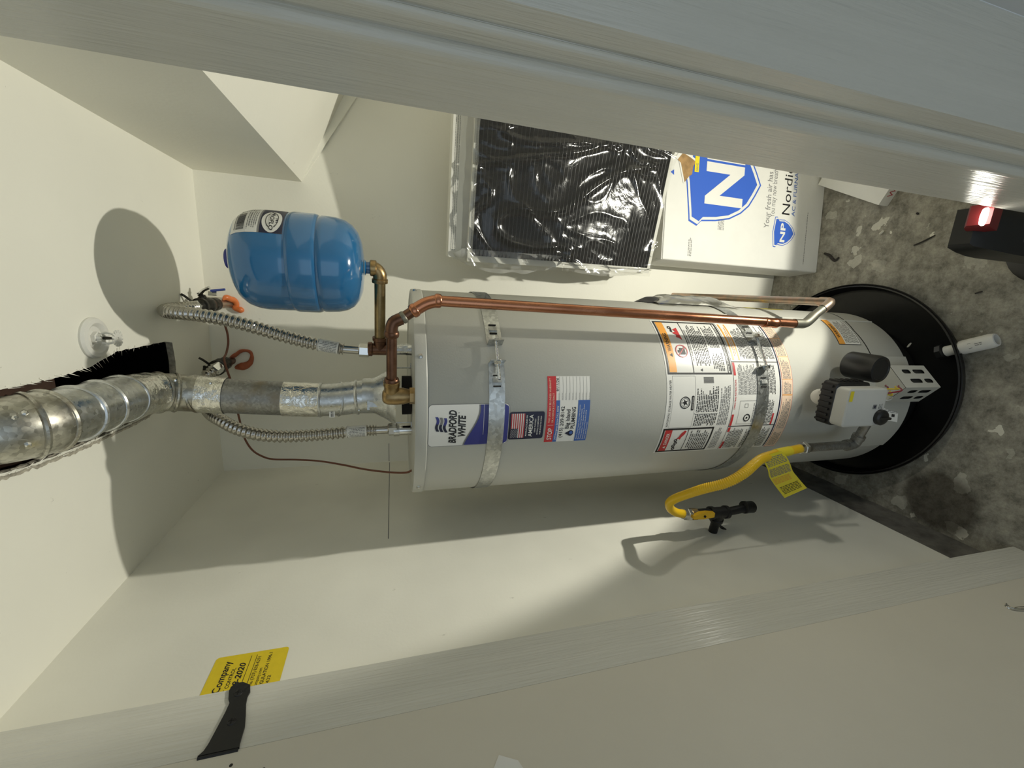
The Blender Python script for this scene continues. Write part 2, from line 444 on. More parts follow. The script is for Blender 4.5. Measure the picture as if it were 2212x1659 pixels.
M['lampred'] = mat('red_lamp_housing', (.16, .010, .012), .5)
M['valvegrey'] = mat('light_grey_valve_plastic', (.56, .56, .53), .42, var=.03, vs=20)
M['media'] = mat('black_carbon_filter_media', (.008, .008, .009), .75, bump=.3, bs=200)
M['mesh'] = mat('grey_wire_backing', (.06, .06, .06), .5)
M['board'] = mat('white_filter_frame_board', (.70, .69, .63), .6, var=.05, vs=20)
M['wire_r'] = mat('copper_bond_wire_jacket', (.16, .055, .03), .45)
M['wred'] = mat('dark_red_wire', (.25, .02, .04), .4)
M['wyel'] = mat('yellow_wire', (.75, .55, .02), .4)
M['wwht'] = mat('white_wire', (.7, .7, .68), .4)
M['hinge'] = mat('black_painted_iron', (.008, .008, .008), .45, bump=.2, bs=60)
M['sprink'] = mat('painted_white_metal', (.74, .73, .68), .4, var=.05, vs=60)
M['debris'] = mat('dark_dry_debris', (.03, .025, .02), .8)
M['pebble'] = mat('pale_chip', (.6, .58, .5), .8)
def film(name, tint, haze, bumps):
    m, nt, b = newmat(name); L = nt.links.new; nt.nodes.remove(b)
    out = nt.nodes['Material Output']; c = coords(nt, (1, 1, 1))
    tr = nd(nt, 'ShaderNodeBsdfTransparent', Color=(*tint, 1)); gl = nd(nt, 'ShaderNodeBsdfGlossy', Roughness=.14, Color=(1, 1, 1, 1))
    df = nd(nt, 'ShaderNodeBsdfDiffuse', Color=(.85, .85, .83, 1))
    n = nd(nt, 'ShaderNodeTexNoise', Scale=bumps, Detail=5.0, Roughness=.6, Distortion=1.2); L(c, n.inputs['Vector'])
    bp = nd(nt, 'ShaderNodeBump', Strength=.30, Distance=.008); L(n.outputs['Fac'], bp.inputs['Height']); L(bp.outputs[0], gl.inputs['Normal'])
    fr = nd(nt, 'ShaderNodeFresnel', IOR=1.48); L(bp.outputs[0], fr.inputs['Normal'])
    m1 = nd(nt, 'ShaderNodeMixShader'); m1.inputs[0].default_value = haze; L(tr.outputs[0], m1.inputs[1]); L(df.outputs[0], m1.inputs[2])
    m2 = nd(nt, 'ShaderNodeMixShader'); L(fr.outputs[0], m2.inputs[0]); L(m1.outputs[0], m2.inputs[1]); L(gl.outputs[0], m2.inputs[2])
    L(m2.outputs[0], out.inputs['Surface'])
    return m
M['film'] = film('clear_plastic_film', (.96, .96, .95), .02, 9.0)
M['filmhaze'] = film('milky_plastic_film', (.94, .94, .92), .28, 22.0)
def emis(name, col, st):
    m, nt, b = newmat(name); b.inputs['Emission Color'].default_value = (*col, 1); b.inputs['Emission Strength'].default_value = st
    b.inputs['Base Color'].default_value = (*col, 1); return m
M['lens'] = emis('lit_lamp_lens', (1, .97, .86), 14.0)

# ================================================================== THE CLOSET
def struct(mb, name, parent=None, m=None):
    o = mb.build(name, parent, mat=m)
    if parent is None: o['kind'] = 'structure'
    return o
CEIL = 2.344
struct(MB().box((-0.4, -0.30, -0.05), (3.4, 4.3, 0.1)), 'floor', m=M['conc'])
lw = struct(MB().box((-0.76, 1.13, 1.26), (0.12, 1.20, 2.194)), 'wall_left', m=M['wall2'])
wb = struct(MB().box((0.1, 1.684, 1.2), (1.85, 0.12, 2.4)), 'wall_back', m=M['wall'])
struct(MB().box((0.90, 1.10, 1.2), (0.12, 1.1, 2.4)), 'wall_right', m=M['wall'])
# concrete stem under the left wall, rough along its top
mb = MB(); vs = []; N = 40
for i in range(N + 1):
    y = .63 + i / N
    k = noise.noise(V((y * 14, 1, 2)))
    vs += [(-0.722 + .004 * k, y, 0), (-0.724 + .005 * noise.noise(V((y * 9, 5, 1))), y, .162), (-0.80, y, .162), (-0.80, y, 0), (-0.706 + .006 * k, y, 0.0), (-.712 + .005 * k, y, .012 + .004 * k)]
fs = []
for i in range(N):
    a, b = 6 * i, 6 * i + 6
    for p, q in ((4, 5), (5, 1), (1, 2), (2, 3), (3, 4)): fs.append((a + p, a + q, b + q, b + p))
fs += [(4, 5, 1, 2, 3), tuple(6 * N + k for k in (3, 2, 1, 5, 4))]
mb.add(vs, fs, M['curb'])
struct(mb, 'baseboard_left')
# pencil line drawn across the left wall and on round the back corner
mb = MB(); mb.box((-0.6997, 1.35, 1.764), (.0008, .53, .0022), M['grey'])
struct(mb, 'pencil_line', lw)
mb = MB(); mb.box((-0.66, 1.6237, 1.766), (.075, .0008, .0022), M['grey'])
struct(mb, 'pencil_line', wb)

# ceiling with the ragged slot cut for the flue
HOLE = [(-0.1959, 0.7813, 2.3440), (-0.1981, 0.8269, 2.3440), (-0.2013, 0.8792, 2.3440), (-0.2041, 0.9517, 2.3440), (-0.2021, 1.0273, 2.3440), (-0.1921, 1.0802, 2.3440), (-0.1828, 1.1305, 2.3440), (-0.1862, 1.2116, 2.3440),
        (-0.1883, 1.3314, 2.3440), (-0.1963, 1.3722, 2.3440), (-0.2500, 1.3773, 2.3440), (-0.3158, 1.3689, 2.3440), (-0.3524, 1.3027, 2.3440), (-0.3564, 1.1893, 2.3440), (-0.3519, 1.0485, 2.3440), (-0.3459, 0.9528, 2.3440), (-0.3386, 0.8652, 2.3440), (-0.3285, 0.7951, 2.3440), (-0.3184, 0.7515, 2.3440)]
hp = []
for i in range(len(HOLE)):
    a, b = V(HOLE[i]), V(HOLE[(i + 1) % len(HOLE)])
    straight = i in (8, 9, 10, 18)
    n = max(1, int((b - a).length / .010))
    for k in range(n):
        p = a.lerp(b, k / n); d = V((b.y - a.y, a.x - b.x, 0)).normalized()
        p = p + d * (0 if straight else .0022 * noise.noise(V((p.x * 60, p.y * 60, 2))) + random.uniform(-.0007, .0007))
        hp.append((p.x, p.y))
mb = MB()
mb.holed([(-.80, .53), (1.0, .53), (1.0, 1.74), (-.80, 1.74)], [hp], CEIL, CEIL + .016, M['ceil'], lambda x, y, z: (x, y, z), edge=M['gyp'])
ce = struct(mb, 'ceiling')
# torn paper fringe round the slot
mb = MB(); hc = V((sum(p[0] for p in hp) / len(hp), sum(p[1] for p in hp) / len(hp), CEIL))
for i, p in enumerate(hp):
    if p[1] > 1.33: continue
    for _ in range(1):
        q = V((p[0] + random.uniform(-.003, .003), p[1] + random.uniform(-.005, .005), CEIL - .0008))
        t = (hc - q); t.z = 0; t.normalize()
        L = random.uniform(.002, .011) * (1.3 if 1.0 < p[1] < 1.15 else .7); sd = V((-t.y, t.x, 0)) * random.uniform(.0005, .0014)
        tip = q + t * L + sd * random.uniform(-3, 3) + V((0, 0, -random.uniform(.001, .009)))
        mb.add([q - sd - t * .006, q + sd - t * .006, tip], [(0, 1, 2)], M['ceil'], False)
tag(struct(mb, 'torn_paper_fringe', ce), kind='stuff')
mb = MB(); vs = []; N = 150
for i in range(N + 1):
    k = 12 + 6 * i / N; j = int(min(k, 17)); p = V(HOLE[j]).lerp(V(HOLE[j + 1]), k - j)
    w = .010 + .007 * noise.noise(V((p.y * 30, 3, 0))) + .004 * noise.noise(V((p.y * 120, 7, 0))); w *= min(1, i / 20)
    vs += [(p.x - w, p.y, CEIL - .0006), (p.x - w * .5, p.y, CEIL - .0025 - .003 * noise.noise(V((p.y * 70, 1, 5)))), (p.x + .001 + .004 * noise.noise(V((p.y * 90, 1, 9))), p.y, CEIL + .006)]
mb.add(vs, [(3 * i + q, 3 * i + q + 1, 3 * i + q + 4, 3 * i + q + 3) for i in range(N) for q in (0, 1)], M['gyp'])
struct(mb, 'crumbled_drywall_edge', ce)
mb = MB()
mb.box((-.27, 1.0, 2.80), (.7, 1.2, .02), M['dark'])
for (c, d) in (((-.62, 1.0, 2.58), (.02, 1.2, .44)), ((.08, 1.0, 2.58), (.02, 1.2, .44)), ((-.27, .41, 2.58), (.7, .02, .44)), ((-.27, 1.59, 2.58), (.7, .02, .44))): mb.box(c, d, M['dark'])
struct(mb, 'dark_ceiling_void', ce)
mb = MB(); mb.box((-.215, .72, 2.50), (.09, .5, .27), M['wood']); mb.box((-.40, 1.0, 2.50), (.09, 1.05, .27), M['wood']); 
struct(mb, 'wooden_joist', ce)

# boxed-in stair underside at the right
mb = MB(); prof = [(.311, CEIL), (.311, 2.034), (.588, 1.893), (.84, 1.765), (.84, CEIL)]
mb.prism(prof, .63, 1.624, M['wall'], f=lambda x, z, y: (x, y, z))
struct(mb, 'wall_stair_soffit')
mb = MB(); mb.prism([(.313, 2.033), (.588, 1.893), (.84, 1.765), (.84, 1.70), (.583, 1.858)], 1.612, 1.624, M['wall'], f=lambda x, z, y: (x, y, z))
struct(mb, 'trim_5')

# front wall, jambs, casing
struct(MB().box((-0.745, 0.5825, 1.2), (0.13, 0.095, 2.4)).box((0.53, 0.5825, 1.2), (0.55, 0.095, 2.4)).box((-.2, 0.5825, 2.372), (.95, .095, .055)), 'wall_front', m=M['hall'])
mb = MB(); mb.prism([(-.650, .532), (-.650, .632), (-.685, .632), (-.685, .532)], 0, 2.345, M['jamb']); struct(mb, 'trim_1')
mb = MB(); mb.prism([(.2295, .632), (.2425, .531), (.262, .531), (.262, .632)], 0, 2.345, M['jamb']); struct(mb, 'trim_2')
CAS = [(.2425, .534), (.2425, .529), (.2428, .5235), (.2445, .519), (.2475, .5163), (.2512, .5150), (.2545, .5154), (.2568, .5172), (.2575, .5172), (.2580, .4960), (.2585, .4915), (.2600, .4885), (.2622, .4870), (.2645, .4872), (.2660, .4890),
       (.2666, .4885), (.2670, .4560), (.2682, .4522), (.2710, .4510), (.40, .4510), (.40, .537), (.25, .537)]
mb = MB(); mb.prism(CAS, 0, 2.345, M['jamb'], smooth=True); o = struct(mb, 'trim_3')
mb = MB(); mb.box((.45, -.90, 1.2), (.10, 2.70, 2.4), M['hall']); struct(mb, 'wall_hall')
mb = MB(); mb.box((-.7, -.86, 2.46), (2.6, 2.79, .10), M['hall']); struct(mb, 'ceiling_hall')

# the door, swung open against the left of the view
dr = MB().prism([(-.6500, .5316), (-.672, -.34), (-.707, -.34), (-.6850, .5316)], .012, 2.26, M['door'])
door = struct(dr, 'door_1')
JX = -.6497
mb = MB()
pts = [(.640, .2395), (.640, .2495), (.635, .2545), (.628, .2555), (.613, .2515), (.606, .2475), (.590, .2485), (.575, .2505), (.560, .2525), (.546, .2545), (.5375, .2570), (.5318, .2620), (.5318, .2120), (.537, .2130), (.548, .2135), (.562, .2140), (.580, .2180), (.600, .2235), (.612, .2250), (.620, .2235), (.632, .2270)]
mb.prism([(y, z + 1.747) for y, z in pts], 0, .003, M['hinge'], f=lambda y, z, x: (JX + x, y, z))
mb.lathe([(.0028, -.0245), (.0028, .0245)], (JX - .0005, .5310, 1.9845), (0, 0, 1), M['hinge'], n=12)
hg = struct(mb, 'strap_hinge', door); hg['label'] = 'black painted strap hinge leaf'
for (y, z) in ((.620, .2400), (.573, .2345)):
    mb = MB(); c = (JX + .003, y, z + 1.747)
    mb.lathe([(.0062, 0), (.0055, .0012), (.0025, .0022)], c, (1, 0, 0), M['hinge'], n=14)
    mb.box((c[0] + .0022, y, c[2]), (.0006, .0075, .0014), M['dark']); mb.box((c[0] + .0022, y, c[2]), (.0006, .0014, .0075), M['dark'])
    struct(mb, 'screw', hg)
for (y, z) in ((.512, 1.963), (.497, 1.920)):
    mb = MB(); mb.lathe([(.0024, 0), (.0016, .0004)], (-.6500 - (.5316 - y) * .0252, y, z), (1, 0, 0), M['debris'], n=10); struct(mb, 'screw_hole', door)
# loose card stuck on the door and the little wire hook at its foot
mb = MB(); mb.prism([(.4405, 1.605), (.4275, 1.580), (.385, 1.563), (.385, 1.60), (.41, 1.628)], 0, .001, M['white'], f=lambda y, z, x: (-.6499 + x + (.5316 - y) * -.0252, y, z))
struct(mb, 'paper_card', door)
mb = MB()
hk = [V((-.6505, .478, .3690)), V((-.6475, .470, .384)), V((-.6475, .462, .381)), V((-.648, .457, .366)), V((-.648, .452, .345)), V((-.648, .447, .318)), V((-.648, .444, .290))]
mb.tube(spline(hk, .003), .0020, M['chrome'], n=8)
mb.tube(spline([hk[2], V((-.648, .463, .36)), V((-.648, .459, .33)), V((-.648, .455, .30))], .003), .0008, M['steel'], n=8)
mb.lathe([(.0055, 0), (.0045, .003), (.002, .0045)], (-.652, .4715, .379), (1, 0, 0), M['chrome'], n=14)
o = struct(mb, 'wire_hook', door); o['label'] = 'small bright steel wire hook'

# ================================================================== SPRINKLER
sx, sy = -.144, 1.055
sp = thing('fire_sprinkler', (sx, sy, CEIL), 'white pendent sprinkler head with round escutcheon on the ceiling', 'sprinkler')
MB().lathe([(.0420, 0), (.0425, -.004), (.039, -.009), (.031, -.0105), (.027, -.008), (.024, -.003), (.018, -.003)], (sx, sy, CEIL), mat=M['sprink'], n=40).build('escutcheon', sp)
mb = MB(); mb.lathe([(.013, 0), (.013, -.008), (.0105, -.009), (.0095, -.016)], (sx, sy, CEIL - .002), mat=M['sprink'], n=6)
mb.build('hex_body', sp, angle=25)
mb = MB()
for s in (-1, 1):
    mb.tube(spline([(sx + s * .0085, sy, CEIL - .016), (sx + s * .0115, sy, CEIL - .024), (sx + s * .008, sy, CEIL - .035), (sx, sy, CEIL - .041)], .003), .0022, M['sprink'], n=8)
mb.build('frame_arms', sp)
MB().lathe([(.003, 0), (.0035, -.006), (.0022, -.018)], (sx, sy, CEIL - .018), mat=M['bronze'], n=10).build('glass_bulb', sp)
mb = MB(); pr = []
for i in range(14):
    a = 2 * PI * i / 14
    for (da, r) in ((-.13, .0175), (.13, .0175), (.16, .0115), (.28, .0115)): pr.append((sx + r * math.cos(a + da), sy + r * math.sin(a + da)))
mb.holed(pr, [[(sx + .003 * math.cos(-k * PI / 4), sy + .003 * math.sin(-k * PI / 4)) for k in range(8)]], CEIL - .0435, CEIL - .0418, M['sprink'], lambda x, y, z: (x, y, z))
mb.build('deflector', sp)

# ================================================================== YELLOW STICKER ON THE LEFT WALL
def wallmap(o): return planar(o, (0, 1, 0), (0, 0, 1), (1, 0, 0))
mp = wallmap((-.7, .628, 1.945))
mb = MB(); rrect(mb, 0, .127, 0, .122, .006, mp, M['yellow'], .0006)
T = lambda s, u, v, h, w=None, b=0.0, sh=0.0: text(mb, s, u, v, h, mp, M['ink'], .0009, w, b, sh)
T('Company', .050, .0935, .0118, .064, .014)
T('PEST CONTROL', .036, .0812, .0062, .061, .008)
T('9-18-2020', .038, .0675, .0100, .068, .022, .25)
line(mb, (.010, .0622), (.119, .0622), .0008, mp, M['ink'], .0009); line(mb, (.010, .0530), (.119, .0530), .0008, mp, M['ink'], .0009)
T('Sonoma (707) 838-6291', .035, .0450, .0056, .079); T('company.com', .048, .0362, .0054, .039)
T('REGULATION 1996.1', .044, .0270, .0058, .075, .010); T('39432', .042, .0175, .0056, .026)
o = mb.build('pest_control_sticker', fix=False)
tag(o, 'yellow pest control sticker with handwritten date on left wall beside hinge', 'sticker')

# ================================================================== WATER HEATER
HC = V((-.294, 1.18)); HR = .281; HT = 1.702; HB = .128
def hp_(th, r, z):
    a = math.radians(th); return V((HC.x + r * math.sin(a), HC.y - r * math.cos(a), z))
def hmap(u, v, d):                       # u: arc length to the right of the front line, v: height
    a = u / HR; r = HR + d; return V((HC.x + r * math.sin(a), HC.y - r * math.cos(a), v))
U = lambda th: math.radians(th) * HR
h = thing('water_heater', (HC.x, HC.y, HB), 'tall warm grey cylindrical gas water heater standing in the black pan', 'water heater')
MB().lathe([(HR - .012, HB), (HR - .003, HB + .002), (HR, HB + .008), (HR, HT - .026), (HR - .0015, HT - .024), (HR - .0015, HT - .018)], (HC.x, HC.y, 0), mat=M['jacket'], n=128, cap1=False).build('jacket', h)
MB().lathe([(HR + .0010, HT - .028), (HR + .0022, HT - .026), (HR + .0022, HT - .006), (HR + .0010, HT - .001), (HR - .004, HT), (HR - .012, HT - .004), (0.001, HT - .004)], (HC.x, HC.y, 0), mat=M['jacket'], n=128, cap0=False, cap1=False).build('top_cover', h, angle=14)
MB().lathe([(.235, 0.012), (.235, HB + .004)], (HC.x, HC.y, 0), mat=M['black'], n=64).build('base_stand', h)
for (th, z) in ((29.5, HT - .014), (-45, HT - .014), (80, HT - .010)):
    mb = MB(); p = hp_(th, HR + .002, z); a = hp_(th, 1, 0) - V((HC.x, HC.y, 0))
    mb.lathe([(.0062, 0), (.0062, .0012), (.0046, .0016), (.0044, .0045), (.003, .0052)], p, a, M['chrome'], n=6); mb.build('screw', h)
mb = MB()                                 # rolled vertical seam of the jacket
for th in (66,):
    pts = [hp_(th, HR + .0005, HB + .01), hp_(th, HR + .0005, HT - .045)]
    mb.tube(pts, .0025, M['jacket'], n=8)
mb.build('jacket_seam', h)

mb = MB(); vs, fs = [], []
for i in range(31):
    th = 28 + 62 * i / 30; zz = .283 - (max(0, th - 54) / 27) * .045; vs += [hp_(th, HR + .0006, zz - .002), hp_(th, HR + .0006, zz + .002)]
mb.add(vs, [(2 * i, 2 * i + 2, 2 * i + 3, 2 * i + 1) for i in range(30)], M['dark']); mb.build('base_seam', h, fix=False)

# --- maker's badge
mb = MB(); u0, u1, v0, v1 = U(-13.7), U(7.4), 1.484, 1.673
rrect(mb, u0, u1, v0, v1, .010, hmap, M['grey'], .0006); rrect(mb, u0 + .0012, u1 - .0012, v0 + .0012, v1 - .0012, .009, hmap, M['white2'], .0009)
n = 24; us = [u0 + .0022 + (u1 - u0 - .0044) * i / n for i in range(n + 1)]
def wave(u):
    t = (u - u0) / (u1 - u0); s = t * t * (3 - 2 * t); return 1.590 - .036 * s - .006 * math.sin(PI * t)
e_ = lambda u: v0 + .0022 + max(0, .009 - math.sqrt(max(0, .009 ** 2 - max(0, u0 + .0112 - u, u - (u1 - .0112)) ** 2)))
cols(mb, us, e_, lambda u: wave(u) + .0035, hmap, M['grey'], .0012); cols(mb, us, e_, wave, hmap, M['royal'], .0015)
rect(mb, U(-8), U(7), 1.5455, 1.5462, hmap, M['white2'], .0018)
text(mb, 'BRADFORD', U(-12.0), 1.6095, .0165, hmap, M['ink'], .0012, U(4.6) - U(-12.0), .036, .22)
text(mb, 'WHITE', U(-8.6), 1.5885, .0165, hmap, M['ink'], .0012, U(2.2) - U(-8.6), .036, .22)
disc(mb, U(3.3), 1.604, .0012, .0012, hmap, M['ink'], .0012, 10, .6)
for k in range(3):
    zc = 1.6525 - k * .0088; us = [U(-5.6) + (U(1.5) - U(-5.6)) * i / 12 + .0015 * -k for i in range(13)]
    f = lambda u, zc=zc: zc + .0026 * math.sin((u - U(-5.6)) / (U(1.5) - U(-5.6)) * 2 * PI) + (u - U(-2)) * .10
    cols(mb, us[:7], lambda u: f(u) - .0030, lambda u: f(u) + .0034, hmap, M['navy'], .0012); cols(mb, us[6:], lambda u: f(u) - .0030, lambda u: f(u) + .0034, hmap, M['grey'] if k == 1 else M['royal'], .0012)
o = mb.build('maker_badge', h, fix=False); o['label'] = 'white and blue rounded maker badge with black lettering'

# --- flag label
mb = MB(); u0, u1, v0, v1 = U(-11.4), U(2.9), 1.396, 1.484
rrect(mb, u0, u1, v0, v1, .005, hmap, M['navy'], .0016)
a0, a1, b0, b1 = u0 + .004, u1 - .004, 1.4455, 1.4795
rect(mb, a0, a1, b0, b1, hmap, M['white'], .0019)
for k in range(13):
    if k % 2 == 0: q = b1 - (b1 - b0) * (k + 1) / 13; rect(mb, a0, a1, q, q + (b1 - b0) / 13, hmap, M['flagred'], .0022)
c1 = a0 + (a1 - a0) * .40; d0 = b0 + (b1 - b0) * 6 / 13
rect(mb, a0, c1, d0, b1, hmap, M['navy'], .0025)
for r in range(9):
    for k in range(6 if r % 2 == 0 else 5):
        disc(mb, a0 + (c1 - a0) * ((k + (.5 if r % 2 == 0 else 1)) / 6), d0 + (b1 - d0) * (r + .5) / 9, .0007, .0007, hmap, M['white'], .0028, 5)
text(mb, 'MANUFACTURED IN', a0 + .004, 1.4385, .0036, hmap, M['white'], .0019, a1 - a0 - .009, .012)
text(mb, 'AMERICA', a0 + .002, 1.4245, .0100, hmap, M['white'], .0019, a1 - a0 - .005, .014)
for k, (t, q) in enumerate((('USING THE FINEST', .036), ('MATERIALS & COMPONENTS', .048), ('FROM AROUND THE WORLD', .048))):
    text(mb, t, a0 + (a1 - a0 - q) / 2, 1.4170 - k * .0070, .0032, hmap, M['white'], .0019, q, .01)
o = mb.build('flag_label', h, fix=False); o['label'] = 'dark label with a striped national flag and white lettering'

# --- installer sticker
mb = MB(); u0, u1, v0, v1 = U(-14.0), U(20.2), 1.277, 1.390
rect(mb, u0, u1, v0, v1, hmap, M['white2'], .0006)
us_ = U(8.2)
rect(mb, u0, u1, 1.3675, v1, hmap, M['red'], .0009); rect(mb, u0, us_, 1.3575, 1.3675, hmap, M['skyblue'], .0009); rect(mb, u0, us_, v0, 1.309, hmap, M['skyblue'], .0009)
text(mb, 'STOP', u0 + .007, 1.3725, .0115, hmap, M['white'], .0012, .032, .02); rect(mb, u0 + .0465, u0 + .0471, 1.371, 1.386, hmap, M['white'], .0012)
text(mb, 'THIS UNIT MAY BE UNDER WARRANTY', u0 + .053, 1.3810, .0046, hmap, M['peach'], .0012, .110, .006)
text(mb, 'OR A SERVICE CONTRACT', u0 + .053, 1.3722, .0046, hmap, M['peach'], .0012, .074, .006)
text(mb, '24/7 Emergency Service CALL NOW', u0 + .006, 1.3600, .0048, hmap, M['white'], .0012, .090, .008, .2)
text(mb, '(415) 209-8142', u0 + .012, 1.3445, .0095, hmap, M['ink'], .0009, .082, .006)
text(mb, 'Big Island', u0 + .036, 1.3290, .0100, hmap, M['ink'], .0009, .050, .016); text(mb, 'PLUMBING', u0 + .036, 1.3145, .0100, hmap, M['ink'], .0009, .056, .018)
dc = (u0 + .0235, 1.3225); dp = [(dc[0] + .0078 * math.sin(t), dc[1] - .0078 * math.cos(t)) for t in [(-2.2 + 4.4 * k / 18) for k in range(19)]] + [(dc[0], dc[1] + .0155)]
polyf(mb, dp, hmap, M['navy'], .0009); disc(mb, dc[0] + .001, dc[1] - .001, .0045, .0045, hmap, M['skyblue'], .0012)
for k, t in enumerate(('Water Heating, Repiping, Sewer Video Inspection', 'Sewer Repair, Drain Cleaning, New Fixtures', 'Tankless and Gas, Toilets Rebuilds, Water Repair', 'Kitchen and Bathroom Plumbing Remodeling', 'Water System Restoration')):
    text(mb, t, u0 + .005, 1.3030 - k * .0058, .0029, hmap, M['white'], .0012, .094 * len(t) / 48)
for k in range(10):
    q = 1.3675 - .00905 * (k + 1)
    rect(mb, us_, u1 - .001, q, q + .0005, hmap, M['grey'], .0009)
    text(mb, 'Date of last service', us_ + .001, q + .0014, .0022, hmap, M['grey'], .0009, .017)
text(mb, '9/11/26', us_ + .022, 1.3605, .0066, hmap, M['ink'], .0009, .032, .004, .2)
o = mb.build('service_sticker', h, fix=False); o['label'] = 'red white and blue installer sticker with a phone number'

# --- the big instruction label
mb = MB(); OFF = .0006
u0, u1 = U(-26.2), U(56.4); zt = 1.055; zb = .628
def quad_(th0, th1, z0, z1, m, off=.0009): rect(mb, U(th0), U(th1), z0, z1, hmap, m, off)
def fin(th0, th1, z0, z1, lh=.0050, m='ink', ind=.006, off=.0012): fine(mb, U(th0), U(th1), z0, z1, lh, hmap, M[m], off, ind)
rect(mb, u0, u1, zb, zt, hmap, M['white2'], OFF)
# warning panel
frame(mb, U(21), U(55.6), .842, 1.0505, .0050, hmap, M['ink'], .0009)
quad_(22.2, 54.6, 1.021, 1.0435, M['orange'], .0012)
tri = lambda th, z, s, m: polyf(mb, [(U(th) - s, z), (U(th) + s, z), (U(th), z + 1.8 * s)], hmap, M[m], .0015)
tri(32, 1.0262, .0055, 'ink'); text(mb, 'WARNING', U(34.2), 1.0262, .0110, hmap, M['ink'], .0015, U(46) - U(34.2), .014)
quad_(21.8, 55.2, .9665, .9685, M['ink'], .0012); quad_(21.8, 55.2, .853, .855, M['ink'], .0012)
disc(mb, U(34.5), .994, .0190, .0190, hmap, M['red'], .0018, 32, .88); line(mb, (U(31.8), 1.006), (U(37.2), .982), .0024, hmap, M['red'], .0018)
polyf(mb, [(U(32.5), .983), (U(36.3), .983), (U(36.3), 1.000), (U(35), 1.0), (U(35), 1.006), (U(33.6), 1.006), (U(33.6), 1.0), (U(32.5), 1.0)], hmap, M['ink'], .0015)
polyf(mb, [(U(41.5), .980), (U(50.5), .983), (U(49), .998), (U(47.5), .992), (U(46.5), 1.004), (U(45), .993), (U(43.5), .997), (U(43), .988)], hmap, M['red'], .0015)
disc(mb, U(50.5), 1.006, .0055, .0055, hmap, M['ink'], .0015, 16, .5); polyf(mb, [(U(46.8), 1.002), (U(50), 1.000), (U(50), 1.005), (U(47.5), 1.008)], hmap, M['ink'], .0015)
text(mb, 'FIRE AND EXPLOSION HAZARD', U(28.5), .9590, .0050, hmap, M['ink'], .0012, U(49) - U(28.5), .008)
fin(26, 53.5, .905, .957, .0056); tri(23.6, .938, .004, 'ink'); fin(23, 34, .862, .902, .0054); fin(37, 53.5, .862, .902, .0054); fin(23, 53, .848, .853, .0044)
# rating plate in the middle
text(mb, 'AUTOMATIC STORAGE WATER HEATER', U(-8.2), 1.0405, .0062, hmap, M['ink'], .0012, U(18) - U(-8.2))
frame(mb, U(-8.8), U(20.2), .965, 1.037, .0006, hmap, M['grey'], .0009)
disc(mb, U(5.6), .997, .0165, .0165, hmap, M['ink'], .0012, 32, .86); disc(mb, U(5.6), .997, .0118, .0118, hmap, M['ink'], .0012, 28, .92)
star = [(U(5.6) + (.0100 if k % 2 == 0 else .0040) * math.sin(k * PI / 5), .997 + (.0100 if k % 2 == 0 else .0040) * math.cos(k * PI / 5)) for k in range(10)]
polyf(mb, star, hmap, M['ink'], .0012)
rrect(mb, U(1.2), U(9.4), .9685, .9765, .003, hmap, M['ink'], .0012); text(mb, 'DESIGN CERTIFIED', U(2), .9710, .0032, hmap, M['white'], .0015, U(8.6) - U(2))
for k in range(16): quad_(16.2 + k * .22, 16.2 + k * .22 + (.08 if k % 3 else .15), .905, .938, M['ink'], .0012)
fin(-8, 14.5, .888, .962, .0056); frame(mb, U(4.2), U(7.6), .908, .925, .0006, hmap, M['grey'], .0012); fin(-8, 16, .850, .884, .0056, 'grey', 0)
quad_(-.9, 0, .884, .962, M['white2'], .0015)
# danger panel
frame(mb, U(-25.6), U(-9.2), .886, 1.0505, .0050, hmap, M['ink'], .0009); quad_(-24.6, -10.2, 1.021, 1.0435, M['red'], .0012)
tri(-21.8, 1.0265, .0045, 'white'); text(mb, 'DANGER', U(-19.8), 1.0265, .0100, hmap, M['white'], .0015, U(-12.2) - U(-19.8), .010)
quad_(-24.8, -10, .968, .9698, M['ink'], .0012)
for k in range(4): disc(mb, U(-23.2 + k * 2.0), .998 + .003 * (k % 2), .0052, .0052, hmap, M['ink'], .0015, 14, .45)
polyf(mb, [(U(-13.2), .978), (U(-11.2), .975), (U(-10.8), .981), (U(-12.5), .990), (U(-15), .994), (U(-16.5), 1.002), (U(-16), .992), (U(-17), .988), (U(-15.2), .986)], hmap, M['red'], .0015)
fin(-24.2, -10.6, .897, .962, .0064)
fin(-24.5, -9, .852, .880, .0050, 'grey', 0)
# lower area: three columns
quad_(29.5, 54.8, .826, .8315, M['orange']); quad_(29.5, 54.8, .806, .8105, M['orange']); fin(32, 53, .813, .824, .0048, 'orange'); fin(30.5, 54, .722, .803, .0048); fin(30.5, 54, .680, .715, .0048)
quad_(-25.8, 56, .838, .8392, M['ink']); quad_(28.2, 28.7, .676, .838, M['ink']); quad_(-9.6, -9.1, .676, .838, M['ink'])
for a, b in ((20.5, 28), (-9, -2)): quad_(a, b, .829, .8365, M['red'])
text(mb, 'OPERATING INSTRUCTIONS', U(1), .8295, .0050, hmap, M['red'], .0012, U(18) - U(1), .008)
fin(9.5, 27.5, .745, .824, .0044, 'grey', 0); fin(9.5, 27.5, .690, .742, .0046, 'ink', .004)
frame(mb, U(-8), U(6), .752, .815, .0007, hmap, M['grey'], .0012); disc(mb, U(-4.2), .783, .0115, .0115, hmap, M['ink'], .0012, 24, .72); disc(mb, U(-4.2), .783, .003, .003, hmap, M['ink'], .0012)
frame(mb, U(2), U(4.2), .785, .797, .0008, hmap, M['ink'], .0012); fin(-7, 5, .757, .768, .0048, 'grey', 0); fin(-8.5, 8, .690, .745, .0046, 'ink', .004)
quad_(-9, -2, .686, .6925, M['red'])
